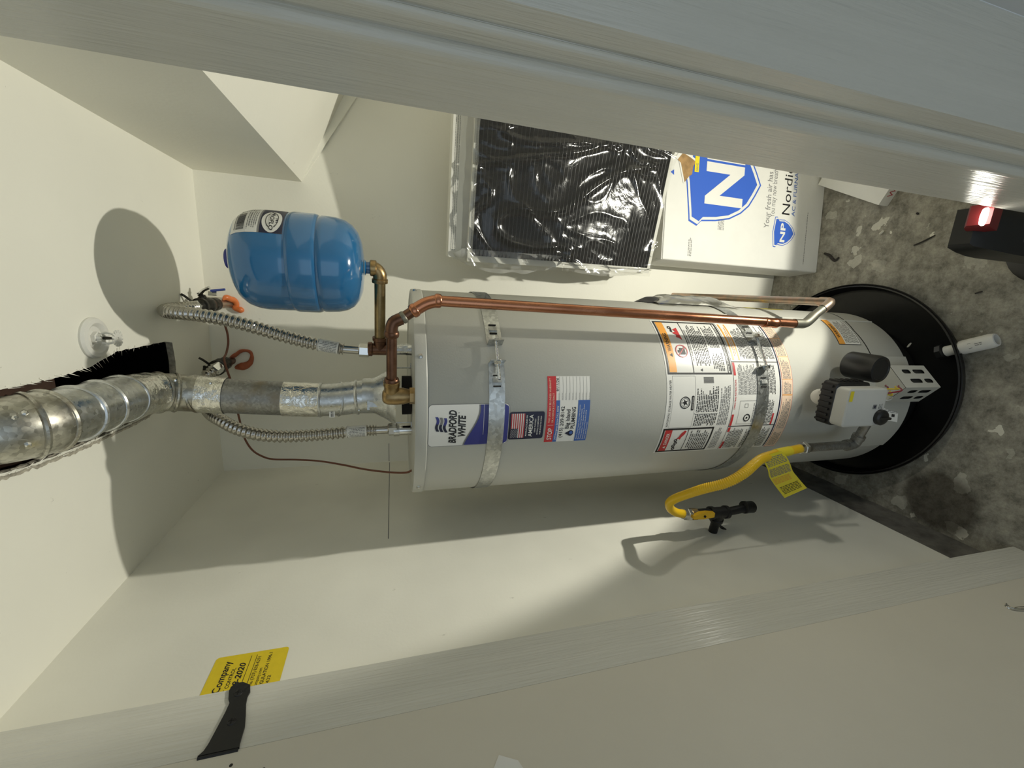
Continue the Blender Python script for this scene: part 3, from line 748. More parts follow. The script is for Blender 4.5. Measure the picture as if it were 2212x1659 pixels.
fin(-25, -10.2, .780, .832, .0050, 'ink'); quad_(-25.5, -20, .828, .8360, M['red']); quad_(-13, -10, .828, .8360, M['red']); fin(-25, -10.2, .682, .772, .0048, 'ink')
# footer
quad_(-25.6, 56, .671, .6755, M['navy'])
quad_(-26.2, 56.4, zb, .668, M['red']); quad_(-25.9, 56.1, zb + .0012, .667, M['peach'], .0012)
for k, (a, b) in enumerate(((-25, -13), (-12, 8), (9.5, 17.5), (18.5, 31), (32.5, 44), (45, 55.5))): fin(a, b, .632, .664, .0048, 'grey', 0, .0015)
for a in (8.6, 9.1, 18, 31.8, 44.4): quad_(a, a + .25, .630, .666, M['orange'], .0015)
o = mb.build('instruction_label', h, fix=False); o['label'] = 'large white instruction and warning label round the lower jacket'
# --- small warning label
mb = MB(); sk = lambda u, v, d: hmap(u, v + (U(54) - u) * .19, d)
rect(mb, U(41.4), U(66), .290, .386, sk, M['ink'], .0006); rect(mb, U(41.8), U(65.6), .292, .384, sk, M['white2'], .0009); rect(mb, U(41.8), U(65.6), .359, .384, sk, M['orange'], .0012)
text(mb, 'WARNING', U(47), .3655, .012, sk, M['ink'], .0015, U(60) - U(47), .012); fine(mb, U(43), U(65), .298, .356, .0058, sk, M['ink'], .0012)
o = mb.build('small_warning_label', h, fix=False); o['label'] = 'small white warning label with an orange band near the bottom'
# --- yellow energy label at the right side
mb = MB(); rect(mb, U(84), U(112), .44, .60, hmap, M['tagyellow'], .0014); rect(mb, U(86), U(110), .51, .57, hmap, M['white2'], .0018); fine(mb, U(85), U(111), .445, .505, .006, hmap, M['ink'], .0018)
mb.build('yellow_side_label', h, fix=False)

# --- burner access cover with the slotted vent box
mb = MB(); vs = []; n = 30
for i in range(n + 1):
    th = -32 + 65 * i / n
    top = .283 if th > 30 else .283
    vs += [hp_(th, HR + .004, HB + .006), hp_(th, HR + .004, top), hp_(th, HR + .0002, top)]
mb.add(vs, [(3 * i, 3 * i + 3, 3 * i + 4, 3 * i + 1) for i in range(n)] + [(3 * i + 1, 3 * i + 4, 3 * i + 5, 3 * i + 2) for i in range(n)], M['jacket'])
mb.build('access_cover', h, fix=False)
rid = V((-.2145, .828, 0)); rt = V((-.158, .885, 0)); lt = V((-.272, .872, 0)); z0, z1 = .138, .290
def slot(c, z, L, r=.0068, n=6):
    p = []
    for k in range(n + 1): a = -PI / 2 + PI * k / n; p.append((c + L / 2 + r * math.cos(a), z + r * math.sin(a)))
    for k in range(n + 1): a = PI / 2 + PI * k / n; p.append((c - L / 2 + r * math.cos(a), z + r * math.sin(a)))
    return p[::-1]
def vslot(u, z, L, r=.0068):
    return [(u + (q - z), z + (p - u)) for p, q in slot(u, z, L, r)][::-1]
mb = MB()
for (a, b) in ((rid, rt), (lt, rid)):
    d = (b - a); W_ = d.length; d.normalize(); nr = V((d.y, -d.x, 0))
    if nr.y > 0: nr = -nr
    hs = [vslot(W_ * .30, .168, .022, .0075), vslot(W_ * .30, .222, .036, .0075), vslot(W_ * .72, .182, .036, .0075), vslot(W_ * .72, .236, .022, .0075)]
    mb.holed([(0, z0), (W_, z0), (W_, z1), (0, z1)], hs, 0, .0012, M['jacket'], lambda x, z, t, a=a, d=d, nr=nr: V((a.x, a.y, 0)) + d * x + V((0, 0, z)) - nr * t)
mb.add([(lt.x, lt.y, z1), (rid.x, rid.y, z1), (rt.x, rt.y, z1), (rt.x - .01, .94, z1), (lt.x + .01, .94, z1)], [(0, 1, 2, 3, 4)], M['jacket'], False)
mb.add([(lt.x, lt.y, z0), (rid.x, rid.y, z0), (rt.x, rt.y, z0), (rt.x - .01, .94, z0), (lt.x + .01, .94, z0)], [(4, 3, 2, 1, 0)], M['black'], False)
o = mb.build('vent_box', h, fix=False); o['label'] = 'slotted vee-fronted vent box of the burner cover'
mb = MB(); mb.prism([(lt.x + .004, lt.y + .003), (rid.x, rid.y + .006), (rt.x - .004, rt.y + .003), (rt.x - .01, .93), (lt.x + .01, .93)], z0 + .002, z1 - .02, M['black'])  # black block behind the slots, its colour standing in for the shade inside
mb.build('vent_box_dark_fill', h)

# --- gas control valve, cap, wires
gv = MB(); gx = -.252
gv.rbox((gx, .8225, .540), (.120, .045, .125), .012, M['black'])
for k in range(7): gv.box((gx - .048 + k * .016, .826, .604), (.006, .030, .006), M['black'])
for k in range(5): gv.box((gx + .061, .826, .50 + k * .02), (.006, .030, .008), M['black'])
gvo = gv.build('gas_control_valve', h); gvo['label'] = 'grey and black gas control valve on the front'
mb = MB(); mb.rbox((gx - .002, .787, .530), (.106, .040, .142), .010, M['valvegrey']); fo = mb.build('grey_faceplate', gvo)
mb = MB(); FM = planar((gx - .055, .7669, .459), (1, 0, 0), (0, 0, 1), (0, -1, 0))
rect(mb, .050, .062, .033, .047, FM, M['grey'], .0004); rect(mb, .053, .059, .037, .043, FM, M['navy'], .0008); fine(mb, .050, .066, .012, .028, .005, FM, M['grey'], .0004); rect(mb, .072, .100, .128, .140, FM, M['tagyellow'], .0004)
mb.build('valve_print', gvo, fix=False)['kind'] = 'stuff'
mb = MB(); mb.lathe([(.0215, 0), (.0215, .012), (.018, .016), (.012, .017)], (gx - .028, .770, .473), (0, -1, 0), M['black'], n=28); mb.box((gx - .028, .751, .473), (.006, .008, .034), M['black']); mb.build('control_knob', gvo)
mb = MB(); mb.lathe([(.022, 0), (.022, .010), (.016, .016), (.006, .018)], (gx + .006, .862, .572), (0, -.4, 1), M['white'], n=24); mb.build('white_button', gvo)
mb = MB(); mb.lathe([(.0365, 0), (.0385, .004), (.0385, .076), (.0360, .085), (.0300, .0865), (.0285, .0850), (.0, .0850)], (-.157, .893, .446), (0, -1, 0), M['black'], n=40); o = mb.build('black_drain_cap', h)
random.seed(3)
for k, (m, a, b, c) in enumerate((('wred', .005, .010, -.01), ('wyel', .018, -.004, .0), ('wwht', .026, .002, .004), ('wred', .012, .012, .008), ('wyel', .020, .008, -.006), ('wwht', .002, -.006, .0))):
    p = V((gx + .012 + a, .800, .470)); q = V((-.222 + b, .842, .330 + c * 3))
    MB().tube(spline([p, p + V((.004 + b, -.012, -.030)), (p + q) / 2 + V((b, -.022 + c, -.01)), q + V((0, -.012, .02)), q], .004), .0021, M[m], n=7).build('wire', h)
mb = MB(); mb.add([(-0.2948, 0.7900, 0.4297), (-0.3050, 0.7850, 0.3637), (-0.2786, 0.7850, 0.3697), (-0.2608, 0.7900, 0.4326)], [(0, 1, 2, 3)], M['white'], False)
q0, q1, q2 = V((-0.2948, 0.7900, 0.4297)), V((-0.3050, 0.7850, 0.3637)), V((-0.2608, 0.7900, 0.4326)); nn = (q1 - q0).cross(q2 - q0).normalized(); nn = nn if nn.y < 0 else -nn
TM = lambda u, v, d: q0 + (q1 - q0) * u + (q2 - q0) * v + nn * d
rect(mb, .6, .78, .38, .62, TM, M['ink'], .0005, 1); fine(mb, .15, .9, .7, .95, .11, TM, M['grey'], .0005)
mb.build('paper_wire_tag', h, fix=False)

# ================================================================== DRAIN PAN AND ITS PVC STUB
PCX, PCY = -.270, 1.186
pan = thing('drain_pan', (PCX, PCY, 0), 'round black plastic drain pan under the grey water heater', 'drain pan')
MB().lathe([(.345, .0), (.352, .004), (.362, .050), (.367, .054), (.369, .050), (.366, .048), (.358, .052), (.348, .010), (.340, .006), (.001, .006)], (PCX, PCY, 0), mat=M['pan'], n=96, cap1=False).build('tray', pan)
d0, d1 = V((-.112, .895, .030)), V((-.0600, .786, .030)); dd = (d1 - d0).normalized()
mb = MB(); mb.lathe([(.022, -.012), (.026, -.010), (.026, .004), (.021, .006)], d0 - dd * .010, dd, M['black'], n=8); mb.build('drain_fitting', pan, angle=25)
pv = thing('pvc_drain_stub', tuple(d0), 'white plastic pipe stub with a coupling running out of the black pan onto the concrete', 'pipe')
MB().lathe([(.0165, -.002), (.0165, .050)], d0, dd, M['pvc'], n=32).build('pipe', pv)
mb = MB(); mb.lathe([(.0165, .036), (.0215, .038), (.0220, .042), (.0220, .108), (.0190, .118), (.015, .119), (.015, .06)], d0, dd, M['pvc'], n=36)
cpm = lambda u, v, d: d0 + dd * u + (V((0, 0, 1)) * math.cos(v / .022) + dd.cross(V((0, 0, 1))) * math.sin(v / .022)) * (.0220 + d)
rect(mb, .062, .070, -.004, .012, cpm, M['grey'], .0004, .004); fine(mb, .078, .098, -.004, .010, .005, cpm, M['grey'], .0004)
mb.build('coupling', pv, fix=False)

# ================================================================== SEISMIC STRAPS
def band(z, th0, th1, w=.0381, r=HR + .0022, tilt=0.0, t=.0016, n=64):
    vs = []
    for i in range(n + 1):
        th = th0 + (th1 - th0) * i / n; dz = tilt * math.sin(math.radians(th))
        for (rr, q) in ((r, -w / 2), (r, w / 2), (r + t, w / 2), (r + t, -w / 2)): vs.append(hp_(th, rr, z + q + dz))
    fs = []
    for i in range(n):
        for k in range(4): fs.append((4 * i + k, 4 * i + (k + 1) % 4, 4 * i + 4 + (k + 1) % 4, 4 * i + 4 + k))
    return vs, fs + [(0, 1, 2, 3), (4 * n + 3, 4 * n + 2, 4 * n + 1, 4 * n)]
def strap(name, z, thR, thL, label, tail):
    t = thing(name, (HC.x, HC.y - HR, z), label, 'strap', 'earthquake straps round the water heater')
    mb = MB(); vs, fs = band(z, thR, 178); mb.add(vs, fs, M['strap'])
    a = hp_(thR, HR + .003, z); out = (hp_(thR, 1, 0) - V((HC.x, HC.y, 0))).normalized(); tg = V((out.y, -out.x, 0))
    tg = tg if tg.x < 0 else -tg
    def tab(mb, th, s):
        a = hp_(th, HR + .003, z); o = (hp_(th, 1, 0) - V((HC.x, HC.y, 0))).normalized(); g = V((-o.y, o.x, 0)) * s
        R = Matrix((g, o, V((0, 0, 1)))).transposed()
        mb.box(a + o * .012, (.0022, .026, .036), M['strap'], M=R)
        for q in (.030, .055): mb.box(a + g * -q + o * .0014 - o * (q * q / .6), (.0028, .003, .018), M['dark'], M=R)
        mb.box(a + g * -.042 + o * -.001, (.010, .006, .020), M['strap'], M=R)
        return a + o * .016
    pR = tab(mb, thR, -1); mb.build('strap_band', t)
    mb = MB(); vs, fs = band(z, -178, thL); mb.add(vs, fs, M['strap']); pL = tab(mb, thL, 1); mb.build('strap_band', t)
    d = (pL - pR).normalized()
    mb = MB(); L = (pL - pR).length + tail; k = 60
    mb.tube([pR - d * .008 + d * (L + .008) * i / k for i in range(k + 1)], lambda i, q: .0042 if i % 2 else .0036, M['chrome'], n=10)
    mb.lathe([(.0085, -.012), (.0085, -.004)], pR, d, M['chrome'], n=6); mb.build('tension_bolt', t, angle=25)
    mb = MB(); mb.lathe([(.0085, .0015), (.0085, .009)], pL, d, M['chrome'], n=6); mb.lathe([(.011, .0), (.011, .0015)], pL, d, M['chrome'], n=20); mb.build('nut', t, angle=25)
    return t
strap('seismic_strap', 1.516, 36.0, 26.5, 'upper galvanized steel strap bolted round the heater across its maker badge', .045)
strap('seismic_strap', .738, 41.5, 25.0, 'lower galvanized steel strap bolted round the heater over the instruction label', .008)

# ================================================================== FLUE
FX, FY = -.308, 1.18
hood = thing('draft_hood', (FX, FY, HT), 'flared galvanized draft hood on legs at the centre of the heater top', 'draft hood')
MB().lathe([(.083, 1.742), (.081, 1.749), (.072, 1.760), (.061, 1.775), (.053, 1.790), (.049, 1.802), (.0485, 1.828), (.0470, 1.828), (.0475, 1.802), (.079, 1.746)], (FX, FY, 0), mat=M['galv'], n=56, cap0=False, cap1=False).build('hood_cone', hood)
for a in (20, 110, 200, 290):
    c, s = math.cos(math.radians(a)), math.sin(math.radians(a)); R = Matrix.Rotation(math.radians(a), 3, 'Z')
    MB().box((FX + .0785 * c, FY + .0785 * s, 1.722), (.002, .016, .052), M['galv'], M=R).box((FX + .084 * c, FY + .084 * s, 1.699), (.014, .016, .003), M['galv'], M=R).build('leg', hood)
mb = MB(); p = V((FX - .012, FY - .0485, 1.800)); mb.box(p, (.014, .004, .030), M['galv'], rz=.3); mb.box(p + V((0, -.001, .012)), (.030, .004, .006), M['galv'], rz=.3); mb.build('bracket', hood)
MB().lathe([(.055, 1.699), (.055, 1.724), (.050, 1.724), (.050, 1.702)], (FX, FY, 0), mat=M['dark'], n=40, cap1=True).build('flue_outlet', hood)

fl = thing('flue_pipe', (FX, FY, 1.82), 'galvanized vent pipe patched with foil tape rising into the ragged ceiling hole', 'vent pipe')
FP = [(-0.3115, 1.1800, 1.8020), (-0.3121, 1.1800, 1.8434), (-0.3167, 1.1800, 1.8876), (-0.3184, 1.1800, 1.9379), (-0.3130, 1.1800, 2.0277), (-0.3034, 1.1800, 2.1569), (-0.2963, 1.1750, 2.2200), (-0.2884, 1.1600, 2.2588), (-0.2818, 1.1350, 2.2828), (-0.2770, 1.1000, 2.2974), (-0.2702, 1.0350, 2.3009), (-0.2654, 0.9650, 2.2999), (-0.2629, 0.9050, 2.3048), (-0.2612, 0.8550, 2.3134), (-0.2605, 0.8320, 2.3229), (-0.2606, 0.8120, 2.3442), (-0.2622, 0.8000, 2.3851)]
FP = [V(p) for p in FP]
path = spline(FP, .003)
def cut(i, j):
    """piece of the flue axis from control point i to j"""
    ia = min(range(len(path)), key=lambda k: (path[k] - FP[i]).length); ib = min(range(len(path)), key=lambda k: (path[k] - FP[j]).length)
    return path[ia:ib + 1]
def bead(k, r, m, tilt=0.0):
    i = min(range(len(path)), key=lambda q: (path[q] - FP[k]).length); t = (path[min(i + 1, len(path) - 1)] - path[i - 1]).normalized()
    t = (Matrix.Rotation(tilt, 3, 'X') @ (Matrix.Rotation(tilt * .8, 3, 'Y') @ t)).normalized()
    q = math.sqrt(max(.2, 1)); mb = MB()
    mb.lathe([(r - .003, -.0052), (r + .0014, -.0035), (r + .0028, 0), (r + .0014, .0035), (r - .003, .0052)], path[i], t, M[m], n=48, cap0=False, cap1=False)
    return mb.build('seam_bead', fl)
def piece(name, i, j, r, m, wob=0.0, lab=None, n=48):
    pts = cut(i, j)
    mb = MB()
    if wob:
        b0 = len(mb.v); mb.tube(pts, r, M[m], n=n, cap=False)
        for k in range(len(mb.v)):
            p = V(mb.v[k]); c = min(pts, key=lambda q: (q - p).length_squared); d = (p - c).normalized()
            q = p + d * (wob * (.4 + noise.noise(p * 55) + .7 * abs(noise.noise(p * 120)))); mb.v[k] = tuple(q)
    else: mb.tube(pts, r, M[m], n=n, cap=False)
    o = mb.build(name, fl)
    if lab: o['label'] = lab
    return o
piece('pipe_collar', 0, 1, .0462, 'galv'); piece('elbow_gore', 1, 2, .0450, 'galv'); piece('elbow_gore', 2, 3, .0442, 'galv')
piece('pipe_section', 3, 6, .0445, 'galvdull', lab='dull grey weathered pipe section')
piece('foil_tape', 3, 4, .0452, 'foil', .0012, 'lower band of crinkled foil tape'); piece('foil_tape', 5, 6, .0455, 'foil', .0012, 'band of crinkled foil tape below the elbow')
piece('elbow_gore', 6, 7, .0450, 'galvold'); piece('elbow_gore', 7, 8, .0458, 'galvold'); piece('foil_tape', 8, 10, .0470, 'foil', .0018, 'foil tape wrapped round the bend')
piece('pipe_section', 10, 13, .0492, 'galvpaint', lab='shiny upper pipe section'); piece('pipe_section', 13, 16, .0535, 'galvold', lab='old yellowed pipe section entering the ceiling')
for k, r, m, t in ((1, .0462, 'galv', 0), (2, .0452, 'galv', .28), (3, .0448, 'galv', 0), (6, .0455, 'galvold', -.3), (7, .0462, 'galvold', 0), (8, .0472, 'galvold', .1), (10, .0492, 'galv', .1), (11, .0500, 'galv', -.12), (12, .0505, 'galv', .1), (13, .0540, 'galvold', 0), (14, .0545, 'galvold', 0)): bead(k, r, m, t)
for (px) in ((-0.2561, 1.1480, 2.1799), (-0.2506, 1.1250, 2.2385), (-0.2161, 0.7850, 2.2858), (-0.2225, 0.7750, 2.2901), (-0.2736, 0.7900, 2.3036), (-0.3447, 1.1370, 1.8362)):
    p = V(px); c = min(path, key=lambda q: (q - p).length_squared); d = (p - c).normalized(); i = path.index(c); t = (path[min(i + 1, len(path) - 1)] - path[i - 1]).normalized()
    d = (d - t * d.dot(t)).normalized(); rr = .045 if c.z < 2.25 else .0535
    MB().lathe([(.0042, -.002), (.0042, .002), (.002, .004)], c + d * rr, d, M['chrome'], n=6).build('screw', fl, angle=25)
mb = MB(); c = V((-0.3341, 1.1420, 1.9057)); SM = planar(c + V((-.022, -.003, -.008)), (1, .22, 0), (0, 0, 1), (.2, -1, 0))
rect(mb, 0, .026, 0, .014, SM, M['white'], 0, .013); fine(mb, .002, .024, .002, .012, .004, SM, M['ink'], .0004); mb.build('paper_sticker', fl, fix=False)
mb = MB(); c = V((-0.2838, 0.9300, 2.2907))
for k in range(15):
    q = c + V((-.004, .018, 0)) * ((k - 7) * .09); mb.box(q + V((-.006, -.006, -.010)), (.0024, .0008 + .001 * (k % 3), .026), M['ink'], rz=.25)
SM2 = None
# ================================================================== EXPANSION TANK
TX, TY = .035, 1.14
tk = thing('expansion_tank', (TX, TY, 1.80), 'glossy blue expansion tank hanging upside up beside the back wall above the heater', 'expansion tank')
TR = .1135
prof = [(.012, 1.8130), (.030, 1.8135), (.060, 1.8175), (.082, 1.826), (.098, 1.840), (.1075, 1.857), (.1120, 1.878), (.1135, 1.902), (.1137, 1.912), (.1118, 1.9155), (.1115, 1.918), (.1145, 1.922), (.1160, 1.928), (.1160, 1.975), (.1148, 1.981), (.1122, 1.984), (.1130, 1.988),
        (.1135, 2.000), (.1132, 2.045), (.1108, 2.066), (.1040, 2.087), (.0920, 2.1030), (.074, 2.1135), (.052, 2.1195), (.025, 2.122), (.001, 2.1225)]
tz = lambda z: 1.8157 + (z - 1.8130) * .919
prof = [(r, tz(z)) for r, z in prof]
MB().lathe(prof, (TX, TY, 0), mat=M['blue'], n=96, cap1=False).build('tank_shell', tk)
MB().lathe([(.0245, 2.095), (.0245, 2.109), (.0215, 2.1155), (.012, 2.117), (.001, 2.117)], (TX, TY, 0), mat=M['bluecap'], n=32, cap1=False).build('valve_cap', tk)
MB().lathe([(.020, 1.8140), (.0145, 1.810), (.0145, 1.792)], (TX, TY, 0), mat=M['blue'], n=24).build('threaded_nipple', tk)
def tmap(u, v, d):                       # label printed for a tank the other way up
    a = math.radians(79) - u / TR; z = 2.078 - v
    k = max(i for i in range(len(prof) - 1) if prof[i][1] <= z); f = (z - prof[k][1]) / (prof[k + 1][1] - prof[k][1])
    r = prof[k][0] + (prof[k + 1][0] - prof[k][0]) * f + d
    return V((TX + r * math.sin(a), TY - r * math.cos(a), z + (d if z > 2.04 else 0)))
lw_, lh_ = math.radians(50) * TR, .102
mb = MB(); us = None
def trr(u0, u1, v0, v1, m, off, n=10):
    for j in range(16):
        a = v0 + (v1 - v0) * j / 16; b = v0 + (v1 - v0) * (j + 1) / 16; rect(mb, u0, u1, a, b, tmap, M[m], off, .006)
trr(0, lw_, 0, lh_, 'white2', .0005); trr(0, lw_, .054, .0575, 'grey', .0008); trr(0, lw_, .0575, lh_, 'navy', .0008)
ell(mb, lw_ * .62, .0795, lw_ * .365, .0195, tmap, M['white2'], .0011); ell(mb, lw_ * .60, .0795, lw_ * .28, .0125, tmap, M['ink'], .0014, 36, .90)
rect(mb, lw_ * .30, lw_ * .92, .0745, .0845, tmap, M['white2'], .0016, .006)
text(mb, 'PROFLO', lw_ * .29, .0757, .0080, tmap, M['ink'], .0019, lw_ * .64, .02, .2)
u = lw_ * .34
while u < lw_ * .92:
    w = random.choice((.0007, .0012, .0018)); rect(mb, u, u + w, .012, .028, tmap, M['ink'], .0008, .01); u += w + random.choice((.0007, .0011))
fine(mb, lw_ * .34, lw_ * .92, .007, .011, .0032, tmap, M['ink'], .0008, 0, .6, (.5, .8), .02); fine(mb, lw_ * .30, lw_ * .97, .030, .053, .0040, tmap, M['grey'], .0008)
fine(mb, lw_ * .05, lw_ * .28, .012, .050, .0045, tmap, M['grey'], .0008)
o = mb.build('tank_label', tk, fix=False); o['label'] = 'upside-down white and navy maker label with a barcode'

# tee, brass nipple and elbow that carry the tank
CXT, CYT = -.177, 1.18
pt = thing('tank_branch', (CXT, CYT, 1.70), 'brown brass tee and nipple joining the cold inlet to the blue tank', 'pipe fitting')
MB().lathe([(.0165, 1.697), (.0165, 1.712), (.0150, 1.714), (.0150, 1.756)], (CXT, CYT, 0), mat=M['galv'], n=28).build('steel_nipple', pt)
mb = MB(); mb.lathe([(.0190, 1.752), (.0195, 1.754), (.0195, 1.762), (.0165, 1.765), (.0165, 1.800), (.0195, 1.803), (.0195, 1.811), (.018, 1.813)], (CXT, CYT, 0), mat=M['copperdark'], n=28)
td = V((TX, TY, 1.778)) - V((CXT, CYT, 1.782)); td.normalize(); t0 = V((CXT, CYT, 1.782))
mb.lathe([(.0165, 0), (.0165, .024), (.0195, .026), (.0195, .034)], t0, td, M['copperdark'], n=28); mb.build('bronze_tee', pt)
MB().lathe([(.0140, .030), (.0140, .190)], t0, td, M['brassold'], n=28).build('brass_nipple', pt)
mb = MB(); e0 = t0 + td * .180; e1 = V((TX, TY, 1.778)); mb.lathe([(.0195, 0), (.0200, .002), (.0200, .009), (.0175, .011)], e0, td, M['brass'], n=28)
cur = [e0 + td * .008]
for k in range(9):
    a = PI / 2 * k / 8; cur.append(e1 - td * .020 + td * (.020 * math.sin(a)) + V((0, 0, .020 * (1 - math.cos(a)))))
mb.tube(cur, .0172, M['brass'], n=24); mb.lathe([(.0175, -.014), (.0200, -.012), (.0200, .0), (.018, .002)], (TX, TY, 1.800), (0, 0, 1), M['brass'], n=28); mb.build('brass_elbow', pt)

# ================================================================== CORRUGATED CONNECTORS, VALVES, FIRE CAULK, BOND WIRE
def corr(mb, pts, r, a, pitch, m, n=18):
    st = pitch / 8; P = spline(pts, st)
    mb.tube(P, lambda i, t: r + a * math.cos(2 * PI * i / 8) * (1 if math.cos(2 * PI * i / 8) > 0 else .8), m, n=n)
def sleeve(mb, a, b, r):
    a, b = V(a), V(b); d = b - a; mb.lathe([(r, 0), (r, d.length)], a, d, M['white'], n=24)
    up = V((0, -1, 0)); ax = d.normalized(); up = (up - ax * up.dot(ax)).normalized(); sd = ax.cross(up)
    f = lambda u, v, o: a + ax * u + (up * math.cos(v / r) + sd * math.sin(v / r)) * (r + o)
    fine(mb, .004, d.length - .004, -.018, .018, .0042, f, M['grey'], .0004)
def connector(label, base, smooth, sl0, sl1, pts, nuts):
    t = thing('flexible_connector', base, label, 'hose', 'corrugated steel connectors')
    b = V(base); s = V(smooth[0])
    ax = (V(smooth[1]) - s).normalized()
    mb = MB(); mb.tube([s - ax * .004, V(smooth[1])], .0115, M['steel'], n=24); mb.build('smooth_end', t)
    mb = MB(); P0 = V(smooth[1]); d = V(sl0) - P0; k = max(16, int(d.length / .00125))
    mb.tube([P0 + d * i / k for i in range(k + 1)], lambda i, q: .0140 + .0026 * math.cos(2 * PI * i * d.length / k / .0085), M['steel'], n=24); mb.build('end_rings', t, angle=180)
    mb = MB(); sleeve(mb, sl0, sl1, .0163); o = mb.build('printed_sleeve', t); o['label'] = 'white printed paper sleeve'
    mb = MB(); corr(mb, pts, .0148, .0028, .0132, M['steel']); mb.build('corrugated_hose', t, angle=180)
    mb = MB()
    mb.lathe([(.0165, -.030), (.0185, -.028), (.0185, -.006), (.014, -.003)], s, ax, M['chrome'], n=6); mb.build('nut', t, angle=25)
    e = V(pts[-1]); d = (e - V(pts[-2])).normalized()
    mb = MB(); mb.lathe([(.015, -.004), (.019, .000), (.019, .022), (.016, .025)], e, d, M['chrome'], n=6); mb.build('nut', t, angle=25)
    return t
connector('ribbed steel connector from the bronze tee up to the blue-handled valve', (CXT, CYT, 1.83), ((-0.1802, 1.1800, 1.8401), (-0.1782, 1.1800, 1.8750)), (-0.1760, 1.1800, 1.8876), (-0.1670, 1.1800, 1.9382),
          ((-0.1682, 1.1800, 1.9338), (-0.1588, 1.1850, 1.9785), (-0.1439, 1.1900, 2.0328), (-0.1255, 1.2000, 2.0974), (-0.1110, 1.2100, 2.1608), (-0.1031, 1.2250, 2.2255), (-0.1022, 1.2500, 2.2769), (-0.1027, 1.2900, 2.3138), (-0.1019, 1.3500, 2.3269), (-0.0998, 1.3900, 2.3150), (-0.0995, 1.4400, 2.3074)), 0)
connector('ribbed steel connector from the hot outlet curving up behind the flue', tuple((-0.4104, 1.1800, 1.7478)), ((-0.4097, 1.1800, 1.7670), (-0.4100, 1.1800, 1.7949)), (-0.4103, 1.1800, 1.8211), (-0.4123, 1.1800, 1.8751),
          ((-0.4124, 1.1800, 1.8715), (-0.4167, 1.1800, 1.9326), (-0.4208, 1.1850, 2.0034), (-0.4201, 1.1900, 2.0610), (-0.4153, 1.2050, 2.1146), (-0.4049, 1.2300, 2.1652), (-0.3935, 1.2600, 2.2037), (-0.3877, 1.3100, 2.2462), (-0.3696, 1.3700, 2.2834), (-0.3372, 1.4100, 2.2998), (-0.3085, 1.4350, 2.2967), (-0.2933, 1.4600, 2.2822)), 0)
hn = V((-0.4126, 1.1800, 1.6919)); ho = thing('hot_outlet_nipple', tuple(hn), 'short shiny steel nipple on the heater top under the hot connector', 'pipe fitting')
hn2 = V((-0.4105, 1.1800, 1.7453)); MB().lathe([(.0150, -.008), (.0150, (hn2 - hn).length * .7)], (hn.x, hn.y, HT), (0, 0, 1), M['chrome'], n=28).build('nipple', ho)
MB().lathe([(.0175, 0), (.0175, .016)], (hn.x, hn.y, HT + (hn2 - hn).length * .55), (0, 0, 1), M['galv'], n=28).build('collar', ho)

def valve(a, b, w, label, handle, cl, seed):
    a, b, w = V(a), V(b), V(w); d = (b - a).normalized(); t = thing('shutoff_valve', tuple(w), label, 'valve', 'shut-off valves on the back wall')
    L = (b - a).length; mb = MB()
    mb.lathe([(.015, -.004), (.021, .0), (.021, L * .20), (.017, L * .26), (.023, L * .40), (.0245, L * .5), (.023, L * .62), (.018, L * .74), (.021, L * .80), (.021, L), (.017, L + .003)], a, d, M['bronze'], n=12); mb.build('valve_body', t, angle=25)
    q = (w + V((0, .004, 0))); mb = MB(); mb.tube([b, q], .0135, M['copperpale' if cl == 'caulk' else 'copperdark'], n=20); mb.build('stub_pipe', t)
    m = (a + b) / 2; hv = V((.9, -.2, .35)).normalized() if handle else V((-.1, -.9, .3)).normalized()
    mb = MB(); mb.lathe([(.011, .012), (.011, .030), (.007, .032), (.007, .042)], m, hv, M['bronze'], n=10); mb.build('valve_stem', t, angle=25)
    if handle:
        k0 = m + hv * .038; mb = MB(); mb.tube([k0 + V((-.004, 0, .004)), k0 + V((.012, -.006, -.014)), k0 + V((.020, -.010, -.030))], [.006, .005, .005], M['chrome'], n=8); mb.build('handle_bracket', t)
        mb = MB(); mb.tube(spline([(-0.0517, 1.4700, 2.2727), (-0.0494, 1.4700, 2.2570), (-0.0474, 1.4700, 2.2447), (-0.0455, 1.4700, 2.2348)], .004), .0035, M['bluegrip'], n=10); g = mb.build('valve_handle', t); g['label'] = 'blue valve handle'
        mb = MB(); mb.box(V((-0.0598, 1.4750, 2.2704)), (.012, .004, .022), M['chrome'], rz=.3); mb.build('handle_plate', t)
    else:
        mb = MB(); mb.box(m + hv * .044, (.020, .006, .040), M['bronze'], rz=.5); mb.build('valve_handle', t)
    # grounding clamp with two ears
    mb = MB(); cc = a + d * L * .12
    mb.lathe([(.0215, -.006), (.0245, -.005), (.0245, .005), (.0215, .006)], cc, d, M['bronze'], n=20)
    for s, z in ((-1, .016), (1, .028)):
        mb.tube(spline([cc + V((.010 * s, -.004, .016)), cc + V((.016 * s + .012, -.014, .020 + z * .4)), cc + V((.012 * s + .022, -.016, .012 + z))], .003), .0036, M['bronze'], n=8)
    mb.build('ground_clamp', t)
    return t
valve((-0.0988, 1.4550, 2.3036), (-0.0961, 1.5550, 2.2928), (-0.0968, 1.6240, 2.2709), 'dark brass shutoff valve with blue handle high on the back wall', True, 'caulk', 1)
valve((-0.2894, 1.4700, 2.2804), (-0.2873, 1.5550, 2.2818), (-0.2918, 1.6240, 2.2867), 'dark brass shutoff valve half behind the flue on the back wall', False, 'old', 2)
